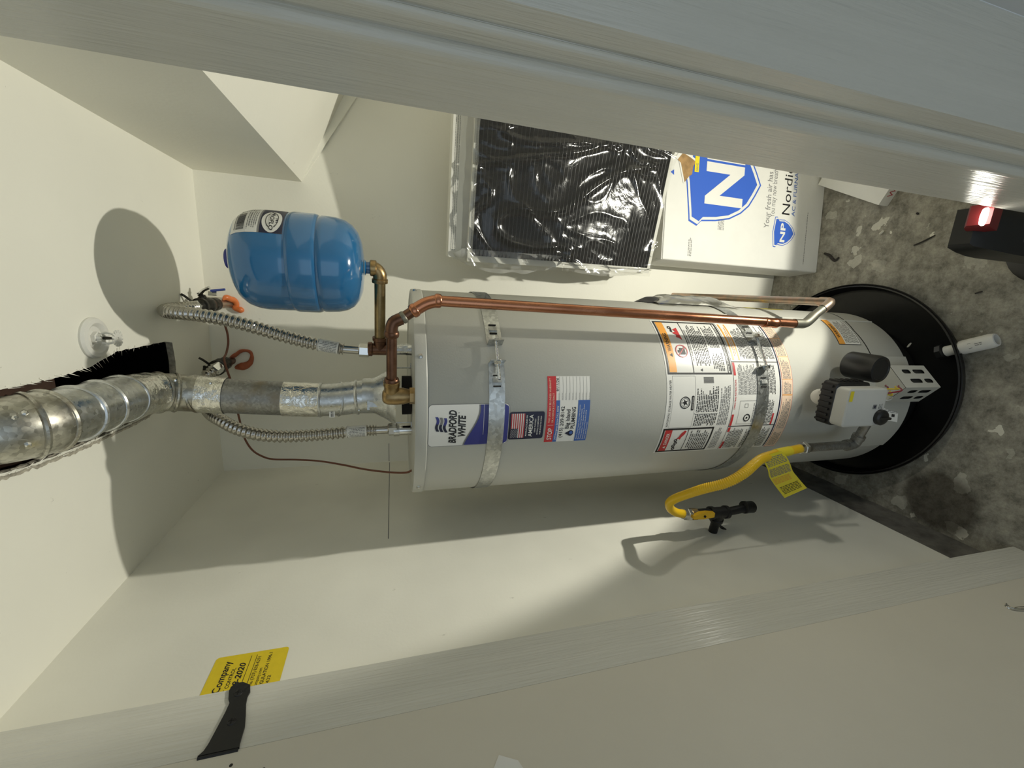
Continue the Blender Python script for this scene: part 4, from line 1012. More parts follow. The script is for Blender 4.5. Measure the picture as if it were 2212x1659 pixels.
def blob(pts, rs, m, label):
    P = spline(pts, .004); n = len(P); mb = MB()
    def rad(i, t):
        k = t * (len(rs) - 1); j = min(int(k), len(rs) - 2); r = rs[j] + (rs[j + 1] - rs[j]) * (k - j)
        return max(.0015, r * (1 + .22 * noise.noise(P[i] * 90)) * min(1, .35 + 6 * min(t, 1 - t)))
    mb.tube(P, rad, M[m], n=14); o = mb.build('fire_caulk', mat=M[m]); return tag(o, label, 'sealant', 'orange caulk at the pipe holes')
blob(((-0.0831, 1.5750, 2.2791), (-0.0757, 1.5850, 2.2726), (-0.0803, 1.6000, 2.2646), (-0.0864, 1.6120, 2.2567), (-0.1003, 1.6180, 2.2543), (-0.1084, 1.6180, 2.2617), (-0.1141, 1.6180, 2.2513), (-0.1179, 1.6170, 2.2334)), (.007, .010, .010, .009, .008, .009, .010, .009), 'caulk', 'bright orange caulk squeezed round the blue-handled valve pipe')
blob(((-0.2829, 1.6100, 2.2898), (-0.2708, 1.6160, 2.2713), (-0.2566, 1.6200, 2.2518), (-0.2579, 1.6200, 2.2293), (-0.2725, 1.6200, 2.2219), (-0.2955, 1.6200, 2.2278), (-0.3088, 1.6200, 2.2445), (-0.3134, 1.6180, 2.2655), (-0.3167, 1.6180, 2.2756)), (.006, .007, .006, .005, .005, .007, .012, .013, .010), 'caulkold', 'dull red caulk ring round the pipe half behind the flue')
wire_pts = ((-0.1197, 1.5000, 2.2759), (-0.1420, 1.5000, 2.2603), (-0.1755, 1.5050, 2.2522), (-0.2122, 1.5050, 2.2514), (-0.2426, 1.4900, 2.2541), (-0.2575, 1.4650, 2.2535), (-0.2849, 1.4550, 2.2462), (-0.3349, 1.4600, 2.2381), (-0.4014, 1.4700, 2.2350), (-0.4573, 1.5000, 2.2394), (-0.5045, 1.5200, 2.2409), (-0.5498, 1.5300, 2.2363), (-0.5880, 1.5300, 2.2181), (-0.6078, 1.5200, 2.1884), (-0.6138, 1.5000, 2.1481), (-0.6034, 1.4600, 2.0674), (-0.5962, 1.4200, 1.9885), (-0.5883, 1.3600, 1.9094), (-0.5782, 1.2900, 1.8334), (-0.5605, 1.2200, 1.7623), (-0.5399, 1.1650, 1.7160), (-0.5225, 1.1400, 1.6972))
mb = MB(); mb.tube(spline(wire_pts, .006), .0032, M['wire_r'], n=8)
tag(mb.build('bonding_wire'), 'thin brown bonding wire looping from the shutoff valves down to the heater top', 'wire')

# ================================================================== RELIEF VALVE AND ITS COPPER DISCHARGE
vx, vy = -.247, .938
rv = thing('relief_valve', (vx, vy, HT), 'brass relief valve at the front edge of the heater top', 'valve')
MB().lathe([(.0195, 1.697), (.0195, 1.712)], (vx, vy, 0), mat=M['brass'], n=6).build('hex_base', rv, angle=25)
MB().lathe([(.0150, 1.710), (.0165, 1.716), (.0190, 1.726), (.0200, 1.742), (.0190, 1.760), (.0150, 1.768), (.010, 1.771), (.001, 1.772)], (vx, vy, 0), mat=M['brass'], n=28, cap1=False).build('valve_body', rv)
rd = V((-0.1426, 0.9150, 1.7503)) - V((vx, vy, 1.751)); rd.normalize(); r0 = V((vx, vy, 1.751))
MB().lathe([(.0160, .008), (.0165, .012), (.0165, .026), (.0180, .027), (.0180, .036), (.015, .038)], r0, rd, M['brass'], n=24).build('outlet', rv)
dp = thing('discharge_pipe', (-.044, .914, .63), 'long copper relief pipe dropping from the brass valve down the right front of the heater', 'pipe')
def pip(name, pts, r, m, lab=None, sp_=True, n=22):
    mb = MB(); mb.tube(spline(pts, .004) if sp_ else pts, r, M[m], n=n); o = mb.build(name, dp)
    if lab: o['label'] = lab
    return o
def collar(c, d, r, m, L=.012):
    MB().lathe([(r * .93, -L / 2 - .001), (r, -L / 2), (r * 1.08, -L * .25), (r * 1.08, L * .25), (r, L / 2), (r * .93, L / 2 + .001)], c, d, M[m], n=26).build('fitting_collar', dp)
A0, A1, A2, A3, A4 = r0 + rd * .034, V((-0.0912, 0.9150, 1.7499)), V((-0.0710, 0.9150, 1.7290)), V((-0.0463, 0.9150, 1.6937)), V((-0.0307, 0.9150, 1.6500))
pip('horizontal_pipe', (A0, A1), .0112, 'copperdark', 'browned horizontal copper pipe', False)
pip('elbow', (A1 + (A0 - A1).normalized() * .016, A1, V((-0.0804, 0.9150, 1.7461)), V((-0.0753, 0.9150, 1.7385)), A2), .0132, 'copperdark')
d1_ = (A3 - A2).normalized()
pip('diagonal_pipe', (A2, A3), .0112, 'copperdark', None, False)
collar(A0 + rd * .004, rd, .0150, 'copperdark'); collar(A1 - rd * .014, rd, .0146, 'copperdark'); collar(A2 + d1_ * .004, d1_, .0126, 'solder', .009)
pip('elbow', (A2 + (A3 - A2) * .62, A3 - d1_ * .006, V((-0.0389, 0.9150, 1.6812)), V((-0.0334, 0.9150, 1.6657)), A4), .0136, 'copper')
collar(A3 - d1_ * .012, d1_, .0142, 'copper'); dn = (V((-0.0460, 0.9120, 0.7716)) - A4).normalized(); collar(A4 - dn * .004, dn, .0142, 'copper')
B0, B1, B2 = V((-0.0465, 0.9120, 0.7490)), V((-0.0462, 0.9120, 0.6651)), V((-0.0451, 0.9120, 0.6316))
pip('down_pipe', (A4, B1), .0118, 'copper', 'bright copper down pipe', False, 28)
MB().lathe([(.0128, -.024), (.0138, -.022), (.0138, -.012), (.0128, -.008), (.0128, .008), (.0138, .012), (.0138, .022), (.0128, .024)], B0, dn, M['copper'], n=28).build('coupling', dp)
C1, C2 = V((-0.0218, 0.9120, 0.5986)), V((0.0126, 0.9120, 0.5529))
pip('elbow', (B1, B1 + (B2 - B1) * .6, B2, V((-0.0394, 0.9120, 0.6177)), C1), .0134, 'solder')
pip('diagonal_pipe', (C1, C2), .0116, 'solder', None, False)
D0 = V((C2.x + .006, C2.y + .012, C2.z - .008)); D1 = V((D0.x, 1.626, D0.z))
pip('elbow', (C1 + (C2 - C1) * .6, C2 - (C2 - C1).normalized() * .004, C2 + V((.005, .003, -.006)), D0, D0 + V((0, .022, 0))), .0134, 'copperpale')
pip('horizontal_pipe', (D0, D1), .0116, 'copperpale', 'flux-stained copper pipe running back to the wall', False)

# ================================================================== GAS LINE
G0, G1, G2 = V((-0.3940, 0.8450, 0.5939)), V((-0.3932, 0.8450, 0.4420)), V((-0.3900, 0.8450, 0.4166))
gn = thing('gas_nipple', tuple(G2), 'grey galvanized gas nipple and elbow joined to the grey gas valve', 'pipe fitting')
MB().tube([G0, G1], .0125, M['galvdull'], n=24).build('nipple', gn)
mb = MB(); mb.lathe([(.0165, -.010), (.0165, .004)], G1, (G2 - G1).normalized(), M['galvdull'], n=24)
gr = V((gx - .062, .8225, G2.z + .004)); dr_ = (gr - G2).normalized()
mb.tube(spline([G1, G2 - (G2 - G1).normalized() * .004, G2 + dr_ * .012, G2 + dr_ * .026], .004), .0150, M['galvdull'], n=22); mb.lathe([(.0165, .018), (.0165, .030)], G2, dr_, M['galvdull'], n=24); mb.build('elbow', gn)
mb = MB(); mb.tube([G2 + dr_ * .024, gr + dr_ * .006], .0120, M['galvdull'], n=22); mb.build('close_nipple', gn)
HP = ((-0.3936, 0.8420, 0.6324), (-0.3939, 0.8300, 0.6936), (-0.3904, 0.8060, 0.7730), (-0.3919, 0.7870, 0.8330), (-0.4104, 0.7660, 0.8945), (-0.4294, 0.7680, 0.9229), (-0.4496, 0.7820, 0.9457), (-0.4754, 0.8120, 0.9720), (-0.5165, 0.8600, 0.9843), (-0.5443, 0.8880, 0.9958), (-0.5635, 0.9000, 0.9975), (-0.5860, 0.9090, 0.9826), (-0.6032, 0.9140, 0.9572), (-0.6111, 0.9150, 0.9296))
gh = thing('gas_hose', HP[-1], 'yellow ribbed gas hose arching from black valve to the heater', 'hose')
mb = MB(); PP = spline(HP, .0011); n_ = len(PP)
def gr_(i, t):
    a = max(0, min(1, (t - .36) * 9)) * max(0, min(1, (.72 - t) * 9)); return .0122 + .0010 * a * math.cos(2 * PI * i * .0011 / .0052)
mb.tube(PP, gr_, M['hose'], n=18); mb.build('coated_hose', gh, angle=180)
for (a, b) in ((PP[0], (PP[0] - PP[6]).normalized()), (PP[-1], (PP[-1] - PP[-7]).normalized())):
    mb = MB(); mb.lathe([(.0145, -.004), (.0150, 0), (.0150, .008)], a, b, M['chrome'], n=22); mb.lathe([(.0165, .008), (.0185, .010), (.0185, .022), (.015, .025)], a, b, M['chrome'], n=6); mb.build('flare_nut', gh, angle=25)
# tag looped over the hose and hanging away
L_ = [V(a) for a in ((-0.3834, 0.7900, 0.8228), (-0.4025, 0.7880, 0.8142), (-0.4256, 0.7900, 0.7957), (-0.4494, 0.7980, 0.7767), (-0.4763, 0.8040, 0.7476), (-0.5031, 0.8080, 0.7169), (-0.5263, 0.8100, 0.6905))]
R_ = [V(a) for a in ((-0.3706, 0.7860, 0.7688), (-0.3893, 0.7840, 0.7475), (-0.4098, 0.7860, 0.7288), (-0.4366, 0.7940, 0.7027), (-0.4609, 0.8000, 0.6710), (-0.4849, 0.8040, 0.6395), (-0.5053, 0.8060, 0.6126))]
Ls, Rs = spline(L_, .0045), spline(R_, .0045); n = min(len(Ls), len(Rs)); mb = MB()
def tm(u, v, d):
    k = v * (n - 1); j = max(0, min(int(k), n - 2)); f = k - j
    a = Ls[j].lerp(Ls[j + 1], f); b = Rs[j].lerp(Rs[j + 1], f); nr = (b - a).cross(Ls[j + 1] - Ls[j]).normalized(); nr = nr if nr.y < 0 else -nr
    return a.lerp(b, u) + nr * d
for j in range(n - 1):
    rect(mb, 0, 1, j / (n - 1), (j + 1) / (n - 1), tm, M['tagyellow'], 0, .5); rect(mb, 0, 1, j / (n - 1), (j + 1) / (n - 1), tm, M['tagyellow'], -.0006, .5)
def rows(v0, v1, k, m, w0=.06, w1=.94):
    for i in range(k):
        v = v0 + (v1 - v0) * i / k; u = w0
        while u < w1 - .04:
            w = min(random.uniform(.05, .17), w1 - u); mb.add([tm(u, v, .0005), tm(u + w, v, .0005), tm(u + w, v + .014, .0005), tm(u, v + .014, .0005)], [(0, 1, 2, 3)], M[m], False); u += w + .025
rows(.05, .22, 6, 'grey'); rows(.26, .46, 8, 'grey'); rows(.50, .66, 5, 'orange', .05, .8); rows(.74, .94, 6, 'ink', .1, .9)
o = mb.build('yellow_warning_tag', gh, fix=False); o['label'] = 'hanging yellow paper tag with rows of small print'
mb = MB(); cw = PP[int(n_ * .085):int(n_ * .21)]; mb.tube(cw, .0133, M['tagyellow'], n=20); mb.build('tag_wrap', gh)
# drip leg of black iron coming out of the left wall
TC = V((-0.6200, 0.9160, 0.8030)); K0 = V((-0.6160, 0.9160, 0.8873))
gd = thing('gas_drip_leg', (-.70, TC.y, TC.z), 'black iron gas tee with a capped leg and yellow lever on left wall', 'gas valve')
up = V((0, 0, 1)); ax_ = (K0 - TC).normalized()
mb = MB(); mb.lathe([(.0175, -.034), (.0195, -.032), (.0195, -.022), (.0165, -.020), (.0165, .020), (.0195, .022), (.0195, .032), (.0175, .034)], TC, ax_, M['iron'], n=24)
wl = V((-.699, TC.y + .022, TC.z - .014)); wd = (wl - TC).normalized()
mb.lathe([(.0165, 0), (.0165, .022), (.0195, .024), (.0195, .034), (.0175, .036)], TC, wd, M['iron'], n=24); mb.build('iron_tee', gd)
mb = MB(); mb.tube([TC + wd * .03, wl], .0130, M['iron'], n=20); mb.build('wall_stub', gd)
lg = V((-0.6133, 0.9160, 0.6822)); mb = MB(); mb.tube([TC - ax_ * .03, lg], .0125, M['iron'], n=20); mb.build('drip_nipple', gd)
mb = MB(); mb.lathe([(.0165, -.030), (.0190, -.028), (.0190, -.020), (.0175, -.018), (.0180, .004), (.0150, .008), (.001, .009)], lg, -ax_, M['iron'], n=24, cap1=False); mb.build('end_cap', gd)
mb = MB(); mb.tube([TC + ax_ * .03, K0], .0145, M['iron'], n=20); mb.lathe([(.0175, -.002), (.0175, .016), (.014, .018)], K0, ax_, M['brassold'], n=8); mb.build('valve_body', gd)
hc0, hc1 = V((-0.6122, 0.8980, 0.9107)), V((-0.6106, 0.8980, 0.8393)); hd = (hc1 - hc0).normalized(); hR = Matrix((V((1, 0, 0)).cross(hd).cross(hd) * -1, V((0, -1, 0)), -hd)).transposed()
mb = MB(); ctr = (hc0 + hc1) / 2; Lh = (hc1 - hc0).length
pr = [(-.006, -Lh / 2), (.004, -Lh / 2), (.011, -Lh * .18), (.011, Lh * .12), (.006, Lh / 2), (-.008, Lh / 2), (-.010, 0)]
mb.prism(pr, -.006, .006, M['hosegrip'], f=lambda x, z, y: ctr + V((x, 0, 0)) + hd * z + V((0, y, 0))); o = mb.build('valve_handle', gd); o['label'] = 'yellow lever handle'
MB().lathe([(.0035, .005), (.0035, .009)], ctr, (0, -1, 0), M['dark'], n=10).build('handle_screw', gd)
mb = MB(); s0 = TC + wd * .046
for k in range(5): mb.tube(spline([s0 + V((-.004, 0, -.012)), s0 + V((-.012 - .004 * k, -.006 + .004 * k, -.024 - .003 * k)), s0 + V((-.020 - .003 * k, .004 * k - .01, -.036 - .004 * k))], .004), .0016, M['iron'], n=6)
mb.build('stiff_wire_ends', gd)

# ================================================================== MANUAL POUCH BEHIND THE HEATER'S RIGHT SIDE
pc = hp_(95, HR + .012, .82)
po = thing('manual_pouch', tuple(pc), 'clear plastic pouch holding a dark booklet taped to the right of the heater', 'pouch')
def sheet(th0, th1, z0, z1, off, bul, m, name, nu=16, nv=26, wr=0.0):
    mb = MB(); vs = []
    for j in range(nv + 1):
        for i in range(nu + 1):
            a, b = i / nu, j / nv; th = th0 + (th1 - th0) * a; z = z0 + (z1 - z0) * b
            k = off + bul * (math.sin(PI * a) ** .7) * min(1, 5 * b, 5 * (1 - b)); p = hp_(th, HR + k, z)
            k2 = wr * noise.noise(p * 40); vs.append(hp_(th, HR + k + k2, z))
    mb.add(vs, [(j * (nu + 1) + i, j * (nu + 1) + i + 1, (j + 1) * (nu + 1) + i + 1, (j + 1) * (nu + 1) + i) for j in range(nv) for i in range(nu)], M[m])
    return mb.build(name, po, fix=False)
sheet(84, 116, .760, .985, .002, .020, 'ink', 'booklet'); sheet(82, 112, .740, .955, .004, .021, 'white', 'folded_sheet')
sheet(78, 120, .655, .960, .004, .027, 'film', 'pouch_film', wr=.004)

# ================================================================== CARTON, FILTERS, SMALL BOX
KX, KY, KH = .147, 1.416, .768
ku = V((1, .12, 0)).normalized(); kv = V((-ku.y, ku.x, 0)); K0_ = V((KX, KY, 0))
kt = thing('filter_carton', (KX + .254, KY + .09, 0), 'tall white printed carton with blue shield standing against back wall', 'box')
mb = MB(); mb.rbox((.254, .0655, KH / 2 + .0005), (.508, .131, KH - .001), .006, M['carton'], axis='Z')
mb.v = [tuple(K0_ + ku * p[0] + kv * p[1] + V((0, 0, p[2]))) for p in mb.v]; mb.build('carton_body', kt)
mb = MB(); mb.prism([(0, .004), (.50, .004), (.50, .058), (.02, .060), (.004, .05), (.010, .03)], KH, KH + .003, M['carton'], f=lambda u, v, z: K0_ + ku * u + kv * v + V((0, 0, z))); mb.build('top_flap', kt)
KM = planar(K0_, ku, (0, 0, 1), -kv)
cp = lambda p: ((V(p) - K0_).dot(ku), p[2])
mb = MB()
big = [cp(a) for a in ((0.2957, 1.4338, 0.6636), (0.2806, 1.4320, 0.6266), (0.2996, 1.4343, 0.6070), (0.3060, 1.4351, 0.5408), (0.3193, 1.4367, 0.4760), (0.3456, 1.4398, 0.4226), (0.3775, 1.4437, 0.3850), (0.4171, 1.4484, 0.3594), (0.4621, 1.4538, 0.3344))]
cxs = big[-1][0]; out = big + [(2 * cxs - a, b) for a, b in reversed(big[:-1])]; topz = big[0][1]
mid = [(2 * cxs - big[0][0] - .020, topz - .010 + .012), (cxs + .03, topz + .020), (cxs, topz + .028), (cxs - .03, topz + .020), (big[0][0] + .020, topz + .002)]
sh = out + mid; gcx = sum(p[0] for p in sh) / len(sh); gcy = sum(p[1] for p in sh) / len(sh)
sc_ = lambda k: [(cxs + (a - cxs) * k, gcy + (b - gcy) * k) for a, b in sh]
polyf(mb, sh, KM, M['boxblue'], .0005); polyf(mb, sc_(.965), KM, M['carton'], .0009); polyf(mb, sc_(.90), KM, M['boxblue'], .0013)
n0 = cp((0.3658, 1.4423, 0.4292)); n1 = cp((0.3502, 1.4404, 0.5944)); nr_ = cp((0.5183, 1.4606, 0.4248))
text(mb, 'N', n0[0], n0[1], n1[1] - n0[1], KM, M['carton'], .0017, nr_[0] - n0[0], .035); text(mb, 'P', nr_[0] + .008, n0[1], n1[1] - n0[1], KM, M['carton'], .0017, .060, .035)
mb.build('shield_print', kt, fix=False); mb = MB()
def ktext(s, a, b, top, full, m, bold=0.0):
    a, b, t = cp(a), cp(b), cp(top); vis = b[0] - a[0]; text(mb, s, a[0], a[1], t[1] - a[1], KM, M[m], .0006, vis * full, bold)
ktext('Your fresh air has arrived.', (0.3044, 1.4349, 0.2790), (0.5182, 1.4605, 0.2635), (0.3003, 1.4344, 0.3045), 1.48, 'grey')
ktext('You may now breathe easy.', (0.3482, 1.4401, 0.2554), (0.5191, 1.4607, 0.2423), (0.3458, 1.4399, 0.2790), 1.42, 'grey')
ktext('Nordic Pure', (0.3650, 1.4422, 0.1776), (0.5252, 1.4614, 0.1658), (0.3609, 1.4417, 0.2185), 2.05, 'ink')
ktext('AC & FURNACE FILTERS', (0.3623, 1.4418, 0.1502), (0.5226, 1.4611, 0.1434), (0.3606, 1.4416, 0.1672), 1.95, 'skyblue', .006)
mb.build('lettering', kt, fix=False)['kind'] = 'stuff'; mb = MB()
sm = [cp(a) for a in ((0.2343, 1.4265, 0.2493), (0.2335, 1.4264, 0.2372), (0.2434, 1.4276, 0.2287), (0.2421, 1.4274, 0.1993), (0.2514, 1.4285, 0.1759), (0.2700, 1.4308, 0.1534), (0.2934, 1.4336, 0.1390))]
cs = sm[-1][0]; so = sm + [(2 * cs - a, b) for a, b in reversed(sm[:-1])] + [(cs, sm[0][1] + .008)]
gy = sum(p[1] for p in so) / len(so); polyf(mb, so, KM, M['boxblue'], .0005); polyf(mb, [(cs + (a - cs) * .95, gy + (b - gy) * .95) for a, b in so], KM, M['carton'], .0009); polyf(mb, [(cs + (a - cs) * .86, gy + (b - gy) * .86) for a, b in so], KM, M['boxblue'], .0013)
w_ = 2 * (cs - sm[0][0]); text(mb, 'NP', cs - w_ * .32, gy - .012, .024, KM, M['carton'], .0017, w_ * .64, .03)
mb.build('small_shield_print', kt, fix=False); mb = MB()
polyf(mb, [cp(a) for a in ((0.4515, 1.4525, 0.7396), (0.4708, 1.4549, 0.7411), (0.4607, 1.4536, 0.7564))], KM, M['boxblue'], .0006)
fine(mb, .03, .30, .075, .085, .006, KM, M['grey'], .0005); fine(mb, .02, .10, .64, .66, .006, KM, M['grey'], .0005); fine(mb, .13, .19, .50, .53, .006, KM, M['grey'], .0005)
mb.build('carton_marks', kt, fix=False)['kind'] = 'stuff'
mb = MB(); tp = [cp(a) for a in ((0.5064, 1.4591, 0.7298), (0.4970, 1.4580, 0.7149), (0.4310, 1.4501, 0.6933), (0.4528, 1.4527, 0.6766), (0.4627, 1.4539, 0.6629), (0.4912, 1.4573, 0.6591), (0.5091, 1.4595, 0.6482), (0.5218, 1.4610, 0.6761), (0.5337, 1.4624, 0.7077))]
polyf(mb, [(a + (a - tp[4][0]) * .16, b + (b - tp[4][1]) * .16) for a, b in tp], KM, M['white'], .0019); polyf(mb, tp, KM, M['kraft'], .0023)
mb.build('torn_patch', kt, fix=False)['label'] = 'torn brown patch in the carton face'
mb = MB(); q = cp((0.4735, 1.4552, 0.6431)); rect(mb, q[0], q[0] + .06, q[1] - .009, q[1] + .010, KM, M['tagyellow'], .0027); text(mb, 'SAVE', q[0] + .004, q[1] - .005, .009, KM, M['grey'], .0031)
mb.build('yellow_tape', kt, fix=False)

# both filters lean the same way; the front one is wrapped
fB, fT = V((0.1116, 1.4320, 0.8177)), V((0.1028, 1.3850, 1.5003)); fv = (fT - fB); FH = fv.length; fv.normalize(); fu = V((1, -.17, 0)).normalized(); fu = (fu - fv * fu.dot(fv)).normalized(); fn = fu.cross(fv).normalized(); fn = fn if fn.y < 0 else -fn
FM_ = planar(fB, fu, fv, fn); FW = .500
fr = thing('air_filter', tuple(FM_(.25, 0, -.05)), 'rear white-framed air filter standing behind the wrapped black one on the carton', 'air filter', 'furnace filters on the carton')
RT = FH + .072
mb = MB(); mb.holed([(-.012, .012), (.508, .012), (.508, RT), (-.012, RT)], [[(.012, .04), (.012, RT - .095), (.486, RT - .095), (.486, .04)]], -.066, -.028, M['board'], lambda u, v, d: FM_(u, v, d)); mb.build('cardboard_frame', fr)
mb = MB(); k_ = [FM_(u, v, d) for d in (-.058, -.034) for u, v in ((.012, .04), (.486, .04), (.486, RT - .095), (.012, RT - .095))]
mb.add(k_, [(3, 2, 1, 0), (4, 5, 6, 7), (0, 1, 5, 4), (1, 2, 6, 5), (2, 3, 7, 6), (3, 0, 4, 7)], M['media'], False); mb.build('filter_media', fr)
mb = MB()
for k in range(3): fine(mb, .01, .48, RT - .010 - k * .006, RT - .006 - k * .006, .0034, FM_, M['grey'], -.0274)
mb.build('frame_print', fr, fix=False)
ff = thing('air_filter', tuple(fB), 'front black pleated air filter in clear crinkled plastic leaning on top of the carton', 'air filter', 'furnace filters on the carton')
mb = MB(); g = .019
mb.holed([(-g, -.012), (FW + g, -.012), (FW + g, FH + .014), (-g, FH + .014)], [[(0, 0), (0, FH), (FW, FH), (FW, 0)]], -.024, .0, M['board'], lambda u, v, d: FM_(u, v, d)); mb.build('cardboard_frame', ff)
NP_ = 52; mb = MB(); vs = []
for k in range(2 * NP_ + 1):
    v = FH * k / (2 * NP_); d = -.016 if k % 2 else -.003; vs += [FM_(0, v, d), FM_(FW, v, d)]
mb.add(vs, [(2 * k, 2 * k + 1, 2 * k + 3, 2 * k + 2) for k in range(2 * NP_)], M['media'], False); mb.build('pleated_media', ff, fix=False)
mb = MB()
for k in range(NP_ + 1): v = FH * k / NP_; rect(mb, 0, FW, v - .0007, v + .0007, FM_, M['mesh'], -.0022, .1)
tag(mb.build('pleat_ridges', ff, fix=False), kind='stuff')
mb = MB(); fine(mb, .02, .48, FH + .002, FH + .009, .0034, FM_, M['grey'], .0006); mb.build('frame_print', ff, fix=False)
def filmgrid(name, u0, u1, v0, v1, nu, nv, dfun, m, lab=None):
    mb = MB(); vs = []
    for j in range(nv + 1):
        for i in range(nu + 1):
            a, b = i / nu, j / nv; u = u0 + (u1 - u0) * a; v = v0 + (v1 - v0) * b; du, dv, d = dfun(a, b, u, v); vs.append(FM_(u + du, v + dv, d))
    mb.add(vs, [(j * (nu + 1) + i, j * (nu + 1) + i + 1, (j + 1) * (nu + 1) + i + 1, (j + 1) * (nu + 1) + i) for j in range(nv) for i in range(nu)], M[m])
    o = mb.build(name, ff, fix=False, angle=180)
    if lab: o['label'] = lab
    return o
def wrink(a, b, u, v):
    p = V((u * 7, v * 4.5, .3)); w = V((noise.noise(p * .6), noise.noise(p * .6 + V((9, 2, 4))), 0)) * .9
    r1 = 1 - abs(noise.noise(V((u * 10 + v * 2.2, v * 3.0, 1.1)) + w)); r2 = 1 - abs(noise.noise(V((u * 15 - v * 5, v * 10, 4.2)) + w * 1.4)); r3 = noise.noise(V((u * 45, v * 45, 7)))
    k = r1 ** 9 * .011 + r2 ** 6 * .007 * (.35 + max(0, noise.noise(V((u * 4, v * 4, 9))))) * 1.5 + r3 * .0005
    return 0, 0, .004 + k
filmgrid('plastic_wrap', -.030, FW + .024, -.014, FH + .020, 150, 190, wrink, 'film', 'clear crinkled plastic wrap')
def flap(a, b, u, v):
    s = noise.noise(V((u * 9, v * 9, 2.5))); k = .012 + .016 * noise.noise(V((v * 6, a * 2, 3.3))); edge = .014 * noise.noise(V((v * 8, 2, 1))) * (1 - a)
    sh_ = math.sin(PI * b) ** .5
    return edge + (1 - a) * .036 * (1 - sh_), 0, .003 - (1 - a) * (.022 + k * .5) + s * .008
filmgrid('plastic_flap', -.042, -.004, -.03, FH * .56, 20, 90, flap, 'filmhaze', 'loose milky plastic edge on the left')
def flap2(a, b, u, v):
    return .02 * noise.noise(V((v * 14, 1, 6))) * (1 - a) + (1 - a) * .045 * (1 - math.sin(PI * b) ** .6), .012 * math.sin(a * 5), .004 - (1 - a) * .03 + .012 * noise.noise(V((u * 22, v * 16, 5)))
filmgrid('plastic_flap', -.055, .02, FH * .55, FH + .045, 20, 60, flap2, 'filmhaze', 'gathered milky plastic at the upper left corner')
filmgrid('plastic_flap', -.02, FW + .02, FH, FH + .050, 70, 14, lambda a, b, u, v: (0, .006 * noise.noise(V((u * 16, 3, 1))), .004 - b * .05 + .006 * noise.noise(V((u * 30, v * 30, 2)))), 'filmhaze', 'milky plastic gathered over the top edge')

# small white carton lying on the floor
nA, fA = V((0.3774, 1.1972, 0.0000)), V((0.4990, 1.4536, 0.0000)); e1 = (fA - nA); Lb = e1.length; e1.normalize(); e2 = V((e1.y, -e1.x, 0)); e2 = e2 if e2.x > 0 else -e2
bx = thing('small_carton', tuple(nA), 'small flat white carton lying on concrete right of the tall printed carton', 'box')
mb = MB(); mb.prism([(nA.x, nA.y), (fA.x, fA.y), (fA.x + e2.x * .16, fA.y + e2.y * .16), (nA.x + e2.x * .16, nA.y + e2.y * .16)], .001, .046, M['carton']); mb.build('carton_body', bx)
EM = planar(nA + V((0, 0, .001)), e2, (0, 0, 1), -e1); mb = MB()
text(mb, 'WA', .030, .010, .024, EM, M['flagred'], .0006, .05); mb.build('end_print', bx, fix=False)
mb = MB(); TMp = planar(nA + V((0, 0, .046)), e1, e2, (0, 0, 1)); line(mb, (.0, .08), (Lb, .08), .001, TMp, M['grey'], .0004); mb.build('flap_seam', bx, fix=False)

# ================================================================== WORK LIGHT BY THE RIGHT JAMB
wlx = thing('work_light', (.20, .685, 0), 'red and black upright work light shining upward beside the right door jamb', 'work light')
mb = MB(); Z_ = lambda z, x0, x1, y0, y1: [V((x0, y0, z)), V((x1, y0, z)), V((x1, y1, z)), V((x0, y1, z))]
secs = [Z_(.02, .146, .248, .655, .740), Z_(.325, .146, .248, .655, .740), Z_(.360, .148, .248, .658, .740), Z_(.410, .153, .247, .665, .735), Z_(.452, .160, .246, .682, .730), Z_(.460, .166, .245, .686, .726)]
vs = [p for s in secs for p in s]; mb.add(vs, [(4 * k + i, 4 * k + (i + 1) % 4, 4 * k + 4 + (i + 1) % 4, 4 * k + 4 + i) for k in range(5) for i in range(4)] + [(0, 3, 2, 1), (20, 21, 22, 23)], M['black'], False)
mb.build('black_body', wlx)
mb = MB(); mb.rbox((.199, .654, .30), (.050, .006, .070), .008, M['galvdull']); mb.build('front_latch', wlx)
mb = MB(); mb.lathe([(.10, 0.0), (.10, .014), (.09, .020)], (.20, .735, 0), (0, 0, 1), M['black'], n=32); mb.build('base_foot', wlx)
mb = MB(); secs = [Z_(.440, .192, .246, .655, .700), Z_(.468, .194, .246, .650, .696), Z_(.486, .197, .245, .646, .690), Z_(.496, .200, .243, .642, .682)]
vs = [p for s in secs for p in s]; mb.add(vs, [(4 * k + i, 4 * k + (i + 1) % 4, 4 * k + 4 + (i + 1) % 4, 4 * k + 4 + i) for k in range(3) for i in range(4)] + [(0, 3, 2, 1), (12, 13, 14, 15)], M['lampred'], False)
o = mb.build('red_lamp_head', wlx); o['label'] = 'red lamp head'
mb = MB(); mb.lathe([(.0185, -.0085), (.0185, -.004), (.016, -.0015), (.010, -.0005), (.001, 0)], LAMP_POS - LAMP_AXIS * .004, LAMP_AXIS, M['lens'], n=24, cap1=False); o = mb.build('lamp_lens', wlx); o['label'] = 'lit white lens'
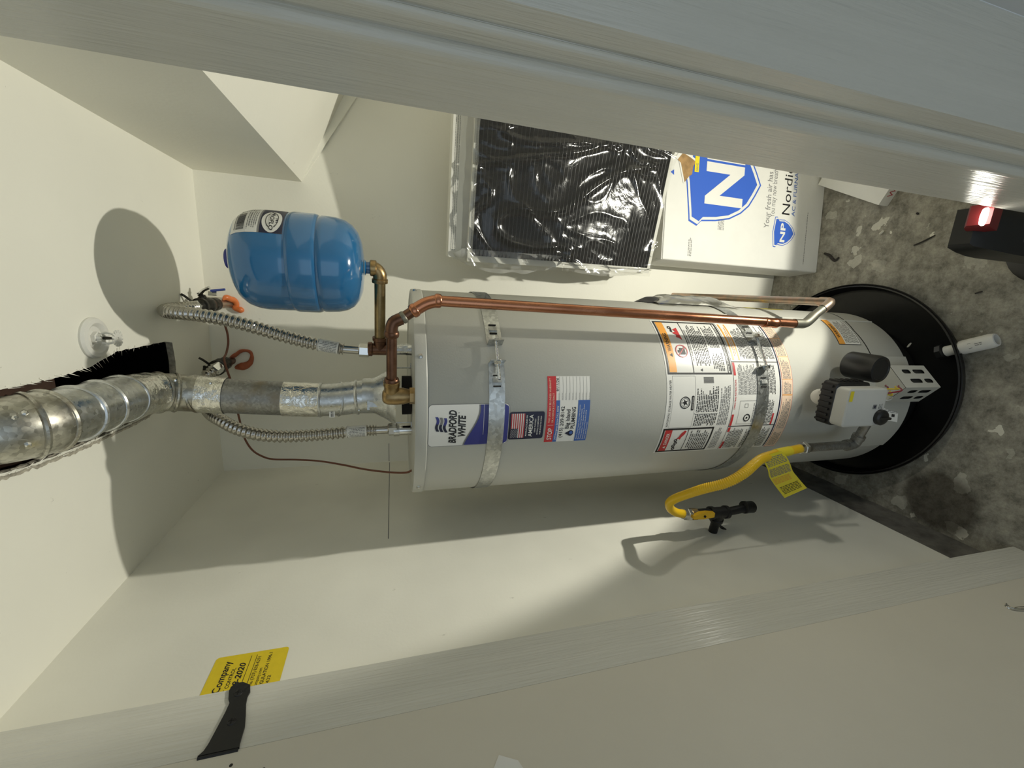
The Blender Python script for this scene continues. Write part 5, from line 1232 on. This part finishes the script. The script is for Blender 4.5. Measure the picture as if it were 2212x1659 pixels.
for (nm, kind_, share) in (('lamp_beam', 'SPOT', 1.0), ('lamp_spill', 'POINT', SPILL)):
    ld = bpy.data.lights.new(nm, kind_); ld.energy = LAMP_WATTS * share; ld.color = LAMP_COLOR; ld.shadow_soft_size = .012
    if kind_ == 'SPOT': ld.spot_size = LAMP_CONE; ld.spot_blend = .12
    ld.use_nodes = True; em = ld.node_tree.nodes['Emission']; fo_ = ld.node_tree.nodes.new('ShaderNodeLightFalloff'); fo_.inputs['Strength'].default_value = 1.0; fo_.inputs['Smooth'].default_value = .06
    ld.node_tree.links.new(fo_.outputs['Linear'], em.inputs['Strength'])
    lo = bpy.data.objects.new(nm, ld); lo.rotation_euler = LAMP_AXIS.to_track_quat('-Z', 'Y').to_euler(); lo.location = LAMP_POS + LAMP_AXIS * .012
    COL.objects.link(lo); lo.parent = wlx; lo.matrix_parent_inverse = Matrix.Translation(-wlx.location)

# ================================================================== BITS ON THE FLOOR
def bit(name, pts, r, m, label, cat='debris'):
    mb = MB(); mb.tube(spline(pts, .003), lambda i, t: r * (.5 + .5 * math.sin(PI * min(1, .15 + t * .8))), M[m], n=6); return tag(mb.build(name), label, cat)
bit('twig', ((0.2313, 1.0798, 0.0030), (0.2426, 1.0536, 0.0040), (0.2593, 1.0258, 0.0030)), .0028, 'debris', 'thin dark twig on the concrete left of the work light')
bit('dry_leaf', ((0.2257, 1.3962, 0.0040), (0.2147, 1.3705, 0.0060), (0.1933, 1.3460, 0.0040), (0.2053, 1.3318, 0.0040)), .0055, 'debris', 'curled dark scrap on concrete in front of the tall carton')
bit('pebble', ((0.2805, 1.1987, 0.0040), (0.2861, 1.1915, 0.0050), (0.2922, 1.1874, 0.0040)), .0045, 'pebble', 'pale chip on the concrete nearest the twig', 'chip')
bit('dark_chip', ((0.3397, 1.0965, 0.0030), (0.3342, 1.0898, 0.0030)), .0035, 'debris', 'small dark crumb on concrete behind the work light')
bit('wood_splinter', ((0.0717, 0.8816, 0.0030), (0.0790, 0.8660, 0.0030)), .0024, 'debris', 'short dark splinter on the concrete beyond the pan rim')
bit('pan_chip', ((-0.1145, 1.0000, 0.0363), (-0.0998, 1.0000, 0.0235)), .003, 'pebble', 'pale chip lying in the black pan', 'chip')
